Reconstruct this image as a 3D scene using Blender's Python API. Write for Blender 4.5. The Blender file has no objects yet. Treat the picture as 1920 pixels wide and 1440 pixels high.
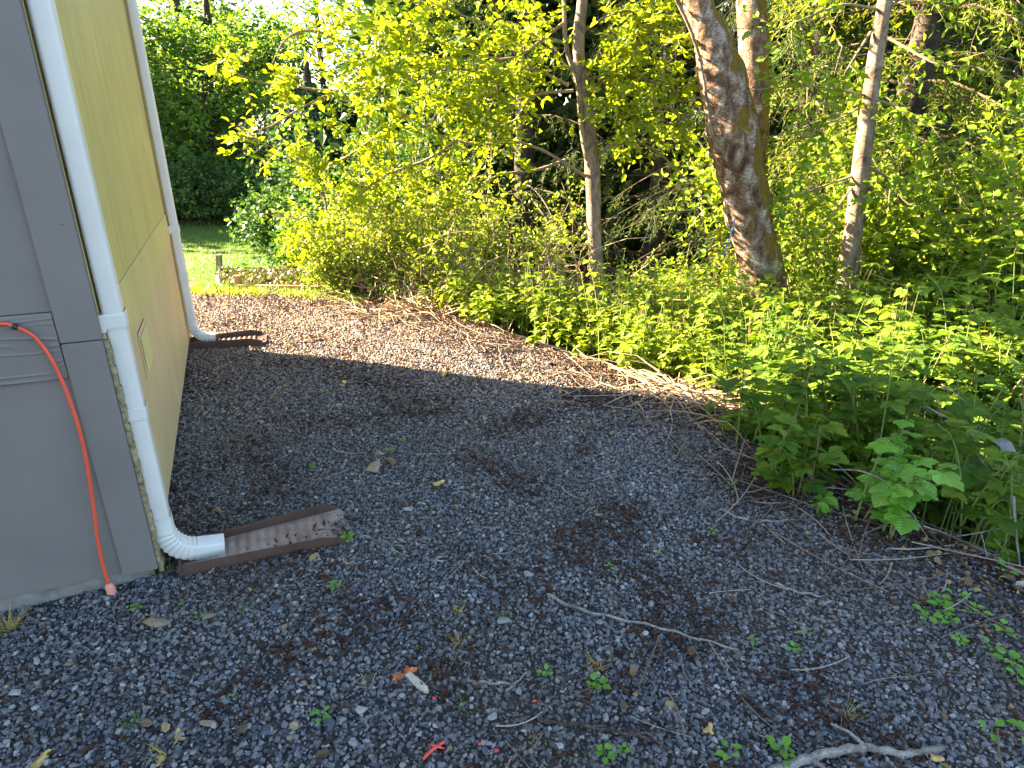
import bpy, math, random
import numpy as np
from mathutils import Vector, Matrix, Quaternion, noise as mnoise

R = math.radians
rng = np.random.default_rng(11)
random.seed(5)
scene = bpy.context.scene
COL = scene.collection

# ------------------------------------------------------------------ camera
CAM_H, CAM_F, CAM_T = 1.55, 1200.0, R(21.4)
cd = bpy.data.cameras.new('camera')
cd.sensor_fit = 'HORIZONTAL'
cd.sensor_width = 36.0
cd.lens = 36.0 * CAM_F / 1920.0
cd.clip_start, cd.clip_end = 0.05, 1000.0
cam = bpy.data.objects.new('camera', cd)
COL.objects.link(cam)
cam.location = (0, 0, CAM_H)
cam.rotation_euler = (R(90) - CAM_T, 0, 0)
scene.camera = cam

# ------------------------------------------------------------------ light
SUN_HEAD, SUN_EL = R(-71.0), R(25.0)
world = bpy.data.worlds.new('World')
scene.world = world
world.use_nodes = True
wn = world.node_tree.nodes
wn.clear()
w_out = wn.new('ShaderNodeOutputWorld')
w_bg = wn.new('ShaderNodeBackground')
w_sky = wn.new('ShaderNodeTexSky')
w_sky.sky_type = 'NISHITA'
w_sky.sun_disc = False
w_sky.sun_elevation = SUN_EL
w_sky.sun_rotation = SUN_HEAD
w_sky.air_density = 1.0
w_sky.dust_density = 1.2
w_sky.ozone_density = 1.0
w_bg.inputs['Strength'].default_value = 0.05
world.node_tree.links.new(w_sky.outputs[0], w_bg.inputs['Color'])
world.node_tree.links.new(w_bg.outputs[0], w_out.inputs['Surface'])

sd = bpy.data.lights.new('sun', 'SUN')
sd.energy = 5.0
sd.angle = R(0.5)
sd.color = (1.0, 0.80, 0.54)
sun = bpy.data.objects.new('sun', sd)
COL.objects.link(sun)
SUN = Vector((math.sin(SUN_HEAD) * math.cos(SUN_EL), math.cos(SUN_HEAD) * math.cos(SUN_EL), math.sin(SUN_EL)))
sun.rotation_euler = SUN.to_track_quat('Z', 'Y').to_euler()

vs = scene.view_settings
scene.display_settings.display_device = 'sRGB'
vs.view_transform = 'Standard'
vs.look = 'None'
vs.exposure = 3.95
vs.gamma = 1.0
vs.use_curve_mapping = False
scene.render.engine = 'CYCLES'
cy = scene.cycles
cy.max_bounces = 7
cy.diffuse_bounces = 4
cy.glossy_bounces = 2
cy.transmission_bounces = 4
cy.transparent_max_bounces = 4
cy.caustics_reflective = False
cy.caustics_refractive = False
cy.sample_clamp_indirect = 3.0
cy.use_denoising = True
cy.denoiser = 'OPENIMAGEDENOISE'
cy.denoising_input_passes = 'RGB_ALBEDO_NORMAL'
cy.denoising_prefilter = 'ACCURATE'

# ------------------------------------------------------------------ placing by a line of sight and a real distance
def ray(px, py):
    x, y = (px - 960) / CAM_F, -(py - 720) / CAM_F
    c, s = math.cos(CAM_T), math.sin(CAM_T)
    return np.array((x, c + y * s, -s + y * c))
def at_z(px, py, z=0.0):
    d = ray(px, py)
    t = (z - CAM_H) / d[2]
    return np.array((d[0] * t, d[1] * t, z))
def at_y(px, py, Y):
    d = ray(px, py)
    t = Y / d[1]
    return np.array((d[0] * t, Y, CAM_H + d[2] * t))

# ------------------------------------------------------------------ objects, parts, labels
ORIGIN = {}
def tag(o, label=None, cat=None, group=None, kind=None):
    if label: o['label'] = label
    if cat: o['category'] = cat
    if group: o['group'] = group
    if kind: o['kind'] = kind
    return o
def thing(name, label, cat, loc=(0, 0, 0), group=None, rotz=0.0):
    o = bpy.data.objects.new(name, None)
    o.empty_display_size = 0.1
    COL.objects.link(o)
    o.location = loc
    o.rotation_euler = (0, 0, rotz)
    ORIGIN[o.name] = np.array(loc, float)
    return tag(o, label, cat, group)

class Geo:
    def __init__(self):
        self.v, self.f, self.t, self.uv, self.n = [], [], [], [], 0
    def add(self, v, f, tint=None, luv=None):
        v = np.asarray(v, np.float32).reshape(-1, 3)
        f = np.asarray(f, np.int32)
        self.v.append(v)
        self.f.append(f + self.n)
        self.t.append(np.zeros(len(v), np.float32) if tint is None else np.broadcast_to(np.asarray(tint, np.float32), (len(v),)))
        self.uv.append(np.zeros((len(v), 3), np.float32) if luv is None else np.asarray(luv, np.float32).reshape(-1, 3))
        self.n += len(v)
        return self
    def mesh(self, name, off=(0, 0, 0), smooth=False):
        me = bpy.data.meshes.new(name)
        V = np.concatenate(self.v) - np.asarray(off, np.float32)
        loops = np.concatenate([f.ravel() for f in self.f]).astype(np.int32)
        tot = np.concatenate([np.full(len(f), f.shape[1], np.int32) for f in self.f])
        st = np.concatenate([[0], np.cumsum(tot)[:-1]]).astype(np.int32)
        me.vertices.add(len(V))
        me.vertices.foreach_set('co', np.ascontiguousarray(V, np.float32).ravel())
        me.loops.add(len(loops))
        me.loops.foreach_set('vertex_index', loops)
        me.polygons.add(len(tot))
        me.polygons.foreach_set('loop_start', st)
        me.polygons.foreach_set('use_smooth', np.full(len(tot), bool(smooth)))
        a = me.attributes.new('tint', 'FLOAT', 'POINT')
        a.data.foreach_set('value', np.ascontiguousarray(np.concatenate(self.t), np.float32))
        a = me.attributes.new('luv', 'FLOAT_VECTOR', 'POINT')
        a.data.foreach_set('vector', np.ascontiguousarray(np.concatenate(self.uv), np.float32).ravel())
        me.update(calc_edges=True)
        return me

def obj(name, geo, mat, parent=None, local=False, smooth=False, kind=None, label=None):
    off = (0, 0, 0)
    if parent is not None and not local:
        off = ORIGIN[parent.name]
    me = geo.mesh(name, off, smooth) if isinstance(geo, Geo) else geo
    if mat is not None and len(me.materials) == 0:
        me.materials.append(mat)
    o = bpy.data.objects.new(name, me)
    COL.objects.link(o)
    if parent is not None:
        o.parent = parent
        ORIGIN[o.name] = ORIGIN[parent.name]
    else:
        ORIGIN[o.name] = np.zeros(3)
    if kind: o['kind'] = kind
    if label: o['label'] = label
    return o

# ------------------------------------------------------------------ shapes
def box(g, x0, x1, y0, y1, z0, z1, bev=0.0):
    if bev <= 0:
        v = [(x, y, z) for z in (z0, z1) for y in (y0, y1) for x in (x0, x1)]
        return g.add(v, [(0, 2, 3, 1), (4, 5, 7, 6), (0, 1, 5, 4), (2, 6, 7, 3), (0, 4, 6, 2), (1, 3, 7, 5)])
    b = min(bev, (x1 - x0) * .45, (y1 - y0) * .45, (z1 - z0) * .45)
    rings = []
    for z, i in ((z0, b), (z0 + b, 0), (z1 - b, 0), (z1, b)):
        c = []
        for (cx, sx) in ((x0, 1), (x1, -1)):
            pass
        k = b
        c = [(x0 + i + k, y0 + i), (x1 - i - k, y0 + i), (x1 - i, y0 + i + k), (x1 - i, y1 - i - k), (x1 - i - k, y1 - i), (x0 + i + k, y1 - i), (x0 + i, y1 - i - k), (x0 + i, y0 + i + k)]
        rings.append([(p[0], p[1], z) for p in c])
    v = [p for r in rings for p in r]
    f = [(a * 8 + j, a * 8 + (j + 1) % 8, (a + 1) * 8 + (j + 1) % 8, (a + 1) * 8 + j) for a in range(3) for j in range(8)]
    g.add(v, f)
    n = g.n - 32
    g.f.append(np.array([[n + 7 - j for j in range(8)]], np.int32))
    g.f.append(np.array([[n + 24 + j for j in range(8)]], np.int32))
    return g

def norm(a):
    return a / np.maximum(np.linalg.norm(a, axis=-1, keepdims=True), 1e-9)

def frames(P):
    """tangent and two normals for polylines P (N,K,3)"""
    T = np.empty_like(P)
    T[:, 1:-1] = P[:, 2:] - P[:, :-2]
    T[:, 0] = P[:, 1] - P[:, 0]
    T[:, -1] = P[:, -1] - P[:, -2]
    T = norm(T)
    ref = np.where(np.abs(T[..., 2:3]) > 0.9, np.array([1., 0, 0]), np.array([0, 0, 1.]))
    A = norm(np.cross(T, ref))
    B = np.cross(T, A)
    return T, A, B

def tubes(g, P, rad, sides=4, tint=0.0, cap=False):
    P = np.asarray(P, float)
    if P.ndim == 2: P = P[None]
    N, K, _ = P.shape
    rad = np.broadcast_to(np.asarray(rad, float), (N, K))
    T, A, B = frames(P)
    ang = np.arange(sides) * 2 * math.pi / sides
    ring = A[:, :, None, :] * np.cos(ang)[:, None] + B[:, :, None, :] * np.sin(ang)[:, None]
    V = P[:, :, None, :] + ring * rad[:, :, None, None]
    idx = np.arange(N * K * sides).reshape(N, K, sides)
    a = idx[:, :-1, :]
    b = np.roll(idx, -1, 2)[:, :-1, :]
    c = np.roll(idx, -1, 2)[:, 1:, :]
    d = idx[:, 1:, :]
    F = np.stack([a, b, c, d], -1).reshape(-1, 4)
    t = np.broadcast_to(np.asarray(tint, float).reshape(-1, 1, 1) if np.ndim(tint) else float(tint), (N, K, sides)).ravel()
    n0 = g.n
    g.add(V.reshape(-1, 3), F, t)
    if cap:
        g.f.append((np.stack([idx[:, -1, i] for i in range(sides)], -1)).astype(np.int32) + n0)
        g.f.append((np.stack([idx[:, 0, sides - 1 - i] for i in range(sides)], -1)).astype(np.int32) + n0)
    return g

def smooth_line(pts, n):
    """Catmull-Rom through points (M,D) -> (n,D)"""
    p = np.asarray(pts, float)
    p = np.vstack([2 * p[0] - p[1], p, 2 * p[-1] - p[-2]])
    m = len(p) - 3
    t = np.linspace(0, m - 1e-6, n)
    i = t.astype(int)
    u = (t - i)[:, None]
    a, b, c, d = p[i], p[i + 1], p[i + 2], p[i + 3]
    return 0.5 * (2 * b + (c - a) * u + (2 * a - 5 * b + 4 * c - d) * u ** 2 + (3 * b - a - 3 * c + d) * u ** 3)

# leaf templates: (along, across, up), faces
L_KITE = (np.array([(0, 0, 0), (.45, .5, .06), (1, 0, -.05), (.45, -.5, .06)]), np.array([(0, 1, 2, 3)]))
L_HEX = (np.array([(0, 0, 0), (.22, .40, .07), (.58, .46, .08), (1, 0, -.10), (.58, -.46, .08), (.22, -.40, .07), (.5, 0, .0)]),
         np.array([(0, 1, 2, 6), (6, 2, 3, 3), (0, 6, 4, 5), (6, 3, 4, 4)]))
def quads_only(f):
    return f
def leaflet(n=4, w=.34, depth=.05, u0=0.0):
    rib = np.linspace(0, 1, n + 1)
    v, f = [], []
    prof = lambda u: w * (math.sin(math.pi * min(1, u ** 0.75)) ** 0.8) if 0 < u < 1 else 0.0
    for sgn in (1, -1):
        pass
    v = [(u, 0, -.12 * u * u) for u in rib]
    nr = len(v)
    L = {}
    for sgn in (1, -1):
        e = []
        for i in range(n):
            um = (i + .55) / n
            v.append((um + .07, sgn * prof(um) * 1.12, .05 - .12 * um * um)); e.append(len(v) - 1)
            if i < n - 1:
                ue = (i + 1.0) / n
                v.append((ue + .01, sgn * prof(ue) * .93, .045 - .12 * ue * ue)); e.append(len(v) - 1)
        L[sgn] = e
    for sgn in (1, -1):
        e = L[sgn]
        for i in range(n):
            tooth = e[2 * i]
            prev = e[2 * i - 1] if i > 0 else 0
            nxt = e[2 * i + 1] if i < n - 1 else nr - 1
            tri = [(i, i + 1, tooth), (i, tooth, prev) if i > 0 else None, (i + 1, nxt, tooth) if i < n - 1 else None]
            for t in tri:
                if t: f.append(t if sgn < 0 else t[::-1])
    return np.array(v, float), np.array(f)
def trifoliate(k=4):
    v0, f0 = leaflet(k, .33)
    V, F = [], []
    n = 0
    for ang, sc, bx in ((0, .62, .38), (R(72), .48, .36), (-R(72), .48, .36)):
        c, s = math.cos(ang), math.sin(ang)
        w = np.stack([bx + sc * (v0[:, 0] * c - v0[:, 1] * s), sc * (v0[:, 0] * s + v0[:, 1] * c), sc * v0[:, 2] * (1 if ang == 0 else 1.6)], 1)
        V.append(w); F.append(f0 + n); n += len(w)
    # stalk
    st = np.array([(0, .012, 0), (0, -.012, 0), (.40, .008, .01), (.40, -.008, .01)])
    V.append(st); F.append(np.array([(0, 1, 3), (0, 3, 2)]) + n)
    return np.concatenate(V), np.concatenate(F)
def lobed():
    """broad three- to five-lobed toothed leaf"""
    ang = [0, 18, 30, 42, 58, 76, 92, 108, 128, 150, 168]
    rad = [1.0, .80, .72, .60, .74, .70, .52, .56, .50, .40, .12]
    pts = [(0, 0, 0)]
    for a, r in zip(ang, rad):
        pts.append((r * math.cos(R(a)), r * math.sin(R(a)) * .95, .05 * math.sin(R(a * 5)) - .13 * r * r))
    n = len(pts)
    for a, r in list(zip(ang, rad))[1:]:
        pts.append((r * math.cos(R(a)), -r * math.sin(R(a)) * .95, .05 * math.sin(R(a * 5)) - .13 * r * r))
    f = [(0, i, i + 1) for i in range(1, n - 1)]
    g = [1] + list(range(n, len(pts)))
    f += [(0, g[i + 1], g[i]) for i in range(len(g) - 1)]
    v = np.array(pts)
    v[:, 0] += .25
    v[0, 0] = .25
    v = np.vstack([v, [(0, .01, 0), (0, -.01, 0), (.26, .008, 0), (.26, -.008, 0)]])
    k = len(pts)
    f += [(k, k + 1, k + 3), (k, k + 3, k + 2)]
    return v, np.array(f)
L_TRI2 = trifoliate(2)
L_OVATE = leaflet(4, .36)
L_TRI = trifoliate()
L_LOBED = lobed()

def leaves(g, base, d, nrm, length, width, tmpl=L_KITE, tint=None):
    """a leaf mesh at every base, along d, facing nrm"""
    tv, tf = tmpl
    N = len(base)
    if N == 0: return g
    d = norm(d)
    side = norm(np.cross(nrm, d))
    up = np.cross(d, side)
    length = np.broadcast_to(length, (N,))
    width = np.broadcast_to(width, (N,))
    V = base[:, None, :] + d[:, None, :] * (tv[None, :, 0:1] * length[:, None, None]) + side[:, None, :] * (tv[None, :, 1:2] * width[:, None, None]) + up[:, None, :] * (tv[None, :, 2:3] * length[:, None, None])
    k = len(tv)
    if tint is None: tint = rng.random(N)
    t = np.repeat(tint, k)
    uv = np.tile(np.stack([tv[:, 0], tv[:, 1], np.zeros(k)], 1), (N, 1))
    off = (np.arange(N) * k)[:, None, None]
    if tf.shape[1] == 4:
        tri = tf[:, 2] == tf[:, 3]
        n0 = g.n
        g.add(V.reshape(-1, 3), (tf[~tri][None] + off).reshape(-1, 4), t, uv)
        if tri.any():
            g.f.append(((tf[tri][:, :3][None] + off).reshape(-1, 3) + n0).astype(np.int32))
    else:
        g.add(V.reshape(-1, 3), (tf[None] + off).reshape(-1, 3), t, uv)
    return g

def rnd_dir(n, up=0.0):
    v = rng.normal(size=(n, 3))
    v[:, 2] += up
    return norm(v)

def branches(origin, d, length, K=6, r0=.02, r1=.004, curve=(0, 0, 0.0), wig=.08):
    """bent polylines; curve is added quadratically (gravity or reach)"""
    N = len(origin)
    t = np.linspace(0, 1, K)[None, :, None]
    L = np.broadcast_to(length, (N,))[:, None, None]
    P = origin[:, None, :] + norm(d)[:, None, :] * t * L + np.asarray(curve, float) * t * t * L
    w = np.cumsum(rng.normal(size=(N, K, 3)), 1) * wig / math.sqrt(K)
    w -= w[:, :1]
    P = P + w * L * t
    rad = r0 + (r1 - r0) * np.linspace(0, 1, K)
    return P, np.broadcast_to(rad, (N, K))

def along(P, n, t0=.2, t1=1.0):
    """n random points on each polyline -> positions, tangents"""
    N, K, _ = P.shape
    t = rng.uniform(t0, t1, (N, n)) * (K - 1)
    i = np.minimum(t.astype(int), K - 2)
    u = (t - i)[..., None]
    r = np.arange(N)[:, None]
    A, B = P[r, i], P[r, i + 1]
    return (A + (B - A) * u).reshape(-1, 3), norm((B - A).reshape(-1, 3))

def shoots_with_leaves(gt, gl, base, d, length, nleaf, llen, lwid, tmpl, curve=(0, 0, .1), r0=.004, flat=.4, spread=.9, lvar=.35, wig=.1, sides=3, tint_of=None):
    """twigs from base along d, leaves alternating along each"""
    N = len(base)
    P, rad = branches(base, d, length, 4, r0, r0 * .35, curve, wig)
    if gt is not None:
        tubes(gt, P, rad, sides, rng.random(N))
    t = (np.arange(nleaf) + .8) / (nleaf) * 3
    t = np.minimum(t, 2.999)[None].repeat(N, 0) + rng.uniform(-.15, .0, (N, nleaf))
    i = t.astype(int)
    u = (t - i)[..., None]
    r = np.arange(N)[:, None]
    A, B = P[r, i], P[r, i + 1]
    pos = (A + (B - A) * u).reshape(-1, 3)
    T = norm((B - A).reshape(-1, 3))
    sgn = np.tile(np.where(np.arange(nleaf) % 2, 1.0, -1.0), N)[:, None]
    side = norm(np.cross(T, np.array([0, 0, 1.]) + rng.normal(size=(len(T), 3)) * .25))
    ld = norm(T * .55 + side * sgn * spread + rng.normal(size=T.shape) * .35 + np.array([0, 0, -.05]))
    nr = norm(np.array([0, 0, 1.]) * flat + rng.normal(size=T.shape) * .45 + T * .1)
    s = rng.uniform(1 - lvar, 1 + lvar, len(pos))
    tint = rng.random(len(pos)) if tint_of is None else np.clip(np.repeat(tint_of, nleaf) + rng.uniform(-.2, .2, len(pos)), 0, 1)
    leaves(gl, pos, ld, nr, llen * s, lwid * s, tmpl, tint)

# ------------------------------------------------------------------ materials
def new_mat(name):
    m = bpy.data.materials.new(name)
    m.use_nodes = True
    nt = m.node_tree
    nt.nodes.clear()
    out = nt.nodes.new('ShaderNodeOutputMaterial')
    return m, nt, out
def N_(nt, t, **kw):
    n = nt.nodes.new('ShaderNode' + t)
    for k, v in kw.items():
        if k in n.inputs: n.inputs[k].default_value = v
        else: setattr(n, k, v)
    return n
def ramp(nt, fac, stops, interp='LINEAR'):
    r = nt.nodes.new('ShaderNodeValToRGB')
    cr = r.color_ramp
    cr.interpolation = interp
    while len(cr.elements) < len(stops): cr.elements.new(.5)
    for e, (p, c) in zip(cr.elements, stops):
        e.position = p
        e.color = (*c, 1) if len(c) == 3 else c
    nt.links.new(fac, r.inputs[0])
    return r.outputs[0]
def mixc(nt, fac, a, b, mode='MIX'):
    m = nt.nodes.new('ShaderNodeMix')
    m.data_type = 'RGBA'
    m.blend_type = mode
    for s, v in ((m.inputs[0], fac), (m.inputs[6], a), (m.inputs[7], b)):
        if hasattr(v, 'links') or isinstance(v, bpy.types.NodeSocket): nt.links.new(v, s)
        else: s.default_value = v if not isinstance(v, tuple) else (*v, 1)
    return m.outputs[2]
def math_(nt, op, a, b=None):
    m = nt.nodes.new('ShaderNodeMath')
    m.operation = op
    for i, v in enumerate((a, b)):
        if v is None: continue
        if isinstance(v, bpy.types.NodeSocket): nt.links.new(v, m.inputs[i])
        else: m.inputs[i].default_value = v
    return m.outputs[0]
def coords(nt, kind='Object', scale=(1, 1, 1), rot=(0, 0, 0)):
    tc = nt.nodes.new('ShaderNodeTexCoord')
    mp = nt.nodes.new('ShaderNodeMapping')
    mp.inputs['Scale'].default_value = scale
    mp.inputs['Rotation'].default_value = rot
    nt.links.new(tc.outputs[kind], mp.inputs[0])
    return mp.outputs[0]
def noise_(nt, vec, scale, detail=4, rough=.55, dist=0.0):
    n = N_(nt, 'TexNoise', Scale=scale, Detail=detail, Roughness=rough, Distortion=dist)
    nt.links.new(vec, n.inputs['Vector'])
    return n.outputs[0]
def bump_(nt, h, strength=.3, dist=.01, normal=None):
    b = N_(nt, 'Bump', Strength=strength, Distance=dist)
    nt.links.new(h, b.inputs['Height'])
    if normal is not None: nt.links.new(normal, b.inputs['Normal'])
    return b.outputs[0]
def princ(nt, out, col, rough=.6, spec=.4, normal=None):
    p = nt.nodes.new('ShaderNodeBsdfPrincipled')
    if isinstance(col, bpy.types.NodeSocket): nt.links.new(col, p.inputs['Base Color'])
    else: p.inputs['Base Color'].default_value = (*col, 1)
    if isinstance(rough, bpy.types.NodeSocket): nt.links.new(rough, p.inputs['Roughness'])
    else: p.inputs['Roughness'].default_value = rough
    p.inputs['Specular IOR Level'].default_value = spec
    if normal is not None: nt.links.new(normal, p.inputs['Normal'])
    if out is not None: nt.links.new(p.outputs[0], out.inputs['Surface'])
    return p
def attr(nt, name, which=2):
    a = nt.nodes.new('ShaderNodeAttribute')
    a.attribute_name = name
    return a.outputs[which]

def leaf_mat(name, stops, trans=.45, tcol=(1.6, 1.5, .35), rough=.42, spec=.4, vein=.0):
    """stops: colours along the per-leaf tint"""
    m, nt, out = new_mat(name)
    c = ramp(nt, attr(nt, 'tint'), [(i / max(1, len(stops) - 1), s) for i, s in enumerate(stops)])
    geo = nt.nodes.new('ShaderNodeNewGeometry')
    nz = noise_(nt, geo.outputs['Position'], 9.0, 2)
    c = mixc(nt, 1.0, c, ramp(nt, nz, [(.3, (.8, .8, .8)), (.7, (1.15, 1.15, 1.1))]), 'MULTIPLY')
    nrm = None
    if vein > 0:
        luv = attr(nt, 'luv', 1)
        sep = nt.nodes.new('ShaderNodeSeparateXYZ')
        nt.links.new(luv, sep.inputs[0])
        ay = math_(nt, 'ABSOLUTE', sep.outputs[1])
        w = math_(nt, 'SINE', math_(nt, 'MULTIPLY', math_(nt, 'SUBTRACT', sep.outputs[0], math_(nt, 'MULTIPLY', ay, .8)), 42.0))
        h = math_(nt, 'MULTIPLY', w, .5)
        nrm = bump_(nt, h, vein, .004)
    p = princ(nt, None, c, rough, spec, nrm)
    tr = nt.nodes.new('ShaderNodeBsdfTranslucent')
    tc = mixc(nt, 1.0, c, tcol, 'MULTIPLY')
    nt.links.new(tc, tr.inputs[0])
    mx = nt.nodes.new('ShaderNodeMixShader')
    mx.inputs[0].default_value = trans
    nt.links.new(p.outputs[0], mx.inputs[1])
    nt.links.new(tr.outputs[0], mx.inputs[2])
    nt.links.new(mx.outputs[0], out.inputs['Surface'])
    return m

def bark_mat(name, pale, mid, dark, moss=None, scale=1.0, moss_amt=.5, marks=.65):
    m, nt, out = new_mat(name)
    v = coords(nt, 'Object', (1, 1, .55))
    n1 = noise_(nt, v, 7 * scale, 5, .6, .6)
    n2 = noise_(nt, coords(nt, 'Object', (1, 1, 3.0)), 26 * scale, 5, .65)
    c = ramp(nt, n1, [(.34, dark), (.50, mid), (.64, pale), (.8, pale)])
    c = mixc(nt, math_(nt, 'MULTIPLY', ramp(nt, n2, [(.42, (1, 1, 1)), (.55, (0, 0, 0))]), marks), c, dark)
    if moss:
        geo = nt.nodes.new('ShaderNodeNewGeometry')
        sp = nt.nodes.new('ShaderNodeSeparateXYZ')
        nt.links.new(geo.outputs['Normal'], sp.inputs[0])
        side = math_(nt, 'MULTIPLY', sp.outputs[0], .22)
        n3 = noise_(nt, v, 4.2 * scale, 4, .6)
        f = ramp(nt, math_(nt, 'ADD', n3, side), [(moss_amt + .10, (0, 0, 0)), (moss_amt + .17, (1, 1, 1))])
        mc = ramp(nt, noise_(nt, v, 30, 3), [(.3, moss[0]), (.7, moss[1])])
        c = mixc(nt, f, c, mc)
    nb = bump_(nt, n2, .9, .02, bump_(nt, n1, .7, .03))
    princ(nt, out, c, .85, .15, nb)
    return m

def plain_mat(name, col, rough=.7, spec=.3, var=.15, scale=20, bump=.0):
    m, nt, out = new_mat(name)
    v = coords(nt)
    n = noise_(nt, v, scale, 4)
    c = mixc(nt, 1.0, col, ramp(nt, n, [(.3, (1 - var,) * 3), (.7, (1 + var,) * 3)]), 'MULTIPLY')
    princ(nt, out, c, rough, spec, bump_(nt, n, bump, .005) if bump else None)
    return m

def twig_mat(name, stops, rough=.8):
    m, nt, out = new_mat(name)
    c = ramp(nt, attr(nt, 'tint'), [(i / max(1, len(stops) - 1), s) for i, s in enumerate(stops)])
    n = noise_(nt, coords(nt), 60, 3)
    c = mixc(nt, 1.0, c, ramp(nt, n, [(.3, (.75,) * 3), (.7, (1.2,) * 3)]), 'MULTIPLY')
    princ(nt, out, c, rough, .2)
    return m

M = {}
M['yellow_leaf'] = leaf_mat('spring_leaf', [(.14, .235, .012), (.21, .305, .015), (.29, .355, .02)], .66, (1.5, 1.3, .4), .5, .25)
M['fresh_leaf'] = leaf_mat('fresh_leaf', [(.10, .20, .014), (.16, .26, .02), (.24, .32, .026)], .52, (1.5, 1.35, .4), .5, .25)
M['hedge_leaf'] = leaf_mat('hedge_leaf', [(.11, .19, .016), (.18, .27, .022), (.28, .33, .028)], .42, (1.5, 1.35, .4), .5, .25)
M['nettle_leaf'] = leaf_mat('nettle_leaf', [(.12, .20, .012), (.18, .265, .015), (.25, .32, .02)], .45, (1.5, 1.35, .4), .5, .3, vein=.25)
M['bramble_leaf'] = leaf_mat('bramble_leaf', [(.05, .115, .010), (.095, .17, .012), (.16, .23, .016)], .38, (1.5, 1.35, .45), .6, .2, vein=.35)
M['hero_leaf'] = leaf_mat('thimble_leaf', [(.11, .27, .025), (.15, .33, .03), (.19, .37, .04)], .4, (1.4, 1.3, .5), vein=.5)
M['seedling_leaf'] = leaf_mat('seedling_leaf', [(.12, .30, .025), (.17, .37, .035)], .4, (1.3, 1.3, .5))
M['far_leaf'] = leaf_mat('far_leaf', [(.055, .13, .026), (.09, .185, .03), (.16, .25, .032)], .45, (1.5, 1.4, .5), .5, .25)
M['sun_tinted_conifer'] = leaf_mat('sun_tinted_needles', [(.10, .16, .016), (.16, .23, .02), (.23, .29, .025)], .4, (1.5, 1.35, .4), rough=.6, spec=.2)  # brighter copy of the conifer needles, sunlight put into the colour
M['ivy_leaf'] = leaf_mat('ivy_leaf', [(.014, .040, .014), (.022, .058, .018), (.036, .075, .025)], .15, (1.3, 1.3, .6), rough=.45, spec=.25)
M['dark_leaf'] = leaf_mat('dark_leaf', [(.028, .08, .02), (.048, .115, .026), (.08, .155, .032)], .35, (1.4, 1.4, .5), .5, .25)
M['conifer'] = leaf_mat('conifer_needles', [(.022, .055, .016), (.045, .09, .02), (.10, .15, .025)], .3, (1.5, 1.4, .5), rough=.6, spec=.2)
M['grass'] = leaf_mat('grass_blades', [(.055, .135, .016), (.085, .175, .02), (.13, .19, .035)], .4, (1.4, 1.3, .5))
M['sun_tinted_rim_grass'] = leaf_mat('sun_tinted_rim_grass', [(.18, .28, .02), (.25, .34, .025), (.32, .36, .05)], .45, (1.4, 1.3, .5))  # brighter than the lawn blades, sunlight put into their colour
M['dry_grass'] = leaf_mat('dry_grass', [(.40, .32, .09), (.44, .28, .08), (.28, .31, .08)], .3, (1.3, 1.2, .6))
M['alder_bark'] = bark_mat('alder_bark', (.47, .39, .32), (.24, .15, .095), (.055, .032, .02), ((.11, .068, .012), (.18, .12, .016)), 1.5, .44)
M['pale_bark'] = bark_mat('pale_bark', (.34, .27, .205), (.25, .18, .13), (.09, .06, .04), ((.13, .11, .02), (.18, .14, .02)), 1.4, .60, .35)
M['grey_bark'] = bark_mat('grey_bark', (.12, .10, .08), (.07, .055, .045), (.03, .024, .02), None, 2.0)
M['twig'] = twig_mat('twigs', [(.16, .12, .08), (.24, .18, .12), (.11, .09, .05)])
M['dark_twig'] = twig_mat('dark_twigs', [(.06, .045, .03), (.10, .075, .05)])
M['dry_cane'] = twig_mat('dry_canes', [(.34, .24, .14), (.42, .30, .18), (.24, .16, .10), (.30, .18, .10)])
M['green_stem'] = twig_mat('green_stems', [(.10, .17, .04), (.15, .19, .05), (.16, .10, .05)])
M['litter_twig'] = twig_mat('litter_twigs', [(.10, .07, .05), (.20, .15, .11), (.28, .23, .19), (.05, .035, .03)])
M['stick'] = bark_mat('weathered_stick', (.52, .48, .42), (.38, .34, .29), (.17, .145, .12), None, 4.0, marks=.4)
M['brown_stick'] = bark_mat('brown_stick', (.22, .17, .13), (.13, .10, .08), (.06, .045, .035), None, 5.0)

# ---- ground materials
def gravel_ground():
    m, nt, out = new_mat('gravel_bed')
    v = coords(nt)
    vo = N_(nt, 'TexVoronoi', Scale=75.0)
    nt.links.new(v, vo.inputs['Vector'])
    sep = nt.nodes.new('ShaderNodeSeparateColor')
    nt.links.new(vo.outputs['Color'], sep.inputs[0])
    c = ramp(nt, sep.outputs[0], [(0, (.02, .02, .021)), (.5, (.045, .043, .042)), (.85, (.08, .072, .065)), (1, (.15, .135, .12))])
    big = noise_(nt, v, 1.3, 5, .6)
    c = mixc(nt, ramp(nt, big, [(.42, (0, 0, 0)), (.62, (1, 1, 1))]), c, (.07, .048, .032))
    princ(nt, out, c, .9, .2, bump_(nt, vo.outputs['Distance'], 1.0, .02))
    return m
def soil():
    m, nt, out = new_mat('forest_soil')
    v = coords(nt)
    n = noise_(nt, v, 14, 6, .7)
    c = ramp(nt, n, [(.3, (.018, .012, .008)), (.55, (.05, .034, .022)), (.75, (.11, .075, .05))])
    princ(nt, out, c, .95, .1, bump_(nt, n, 1.0, .05))
    return m
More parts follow.
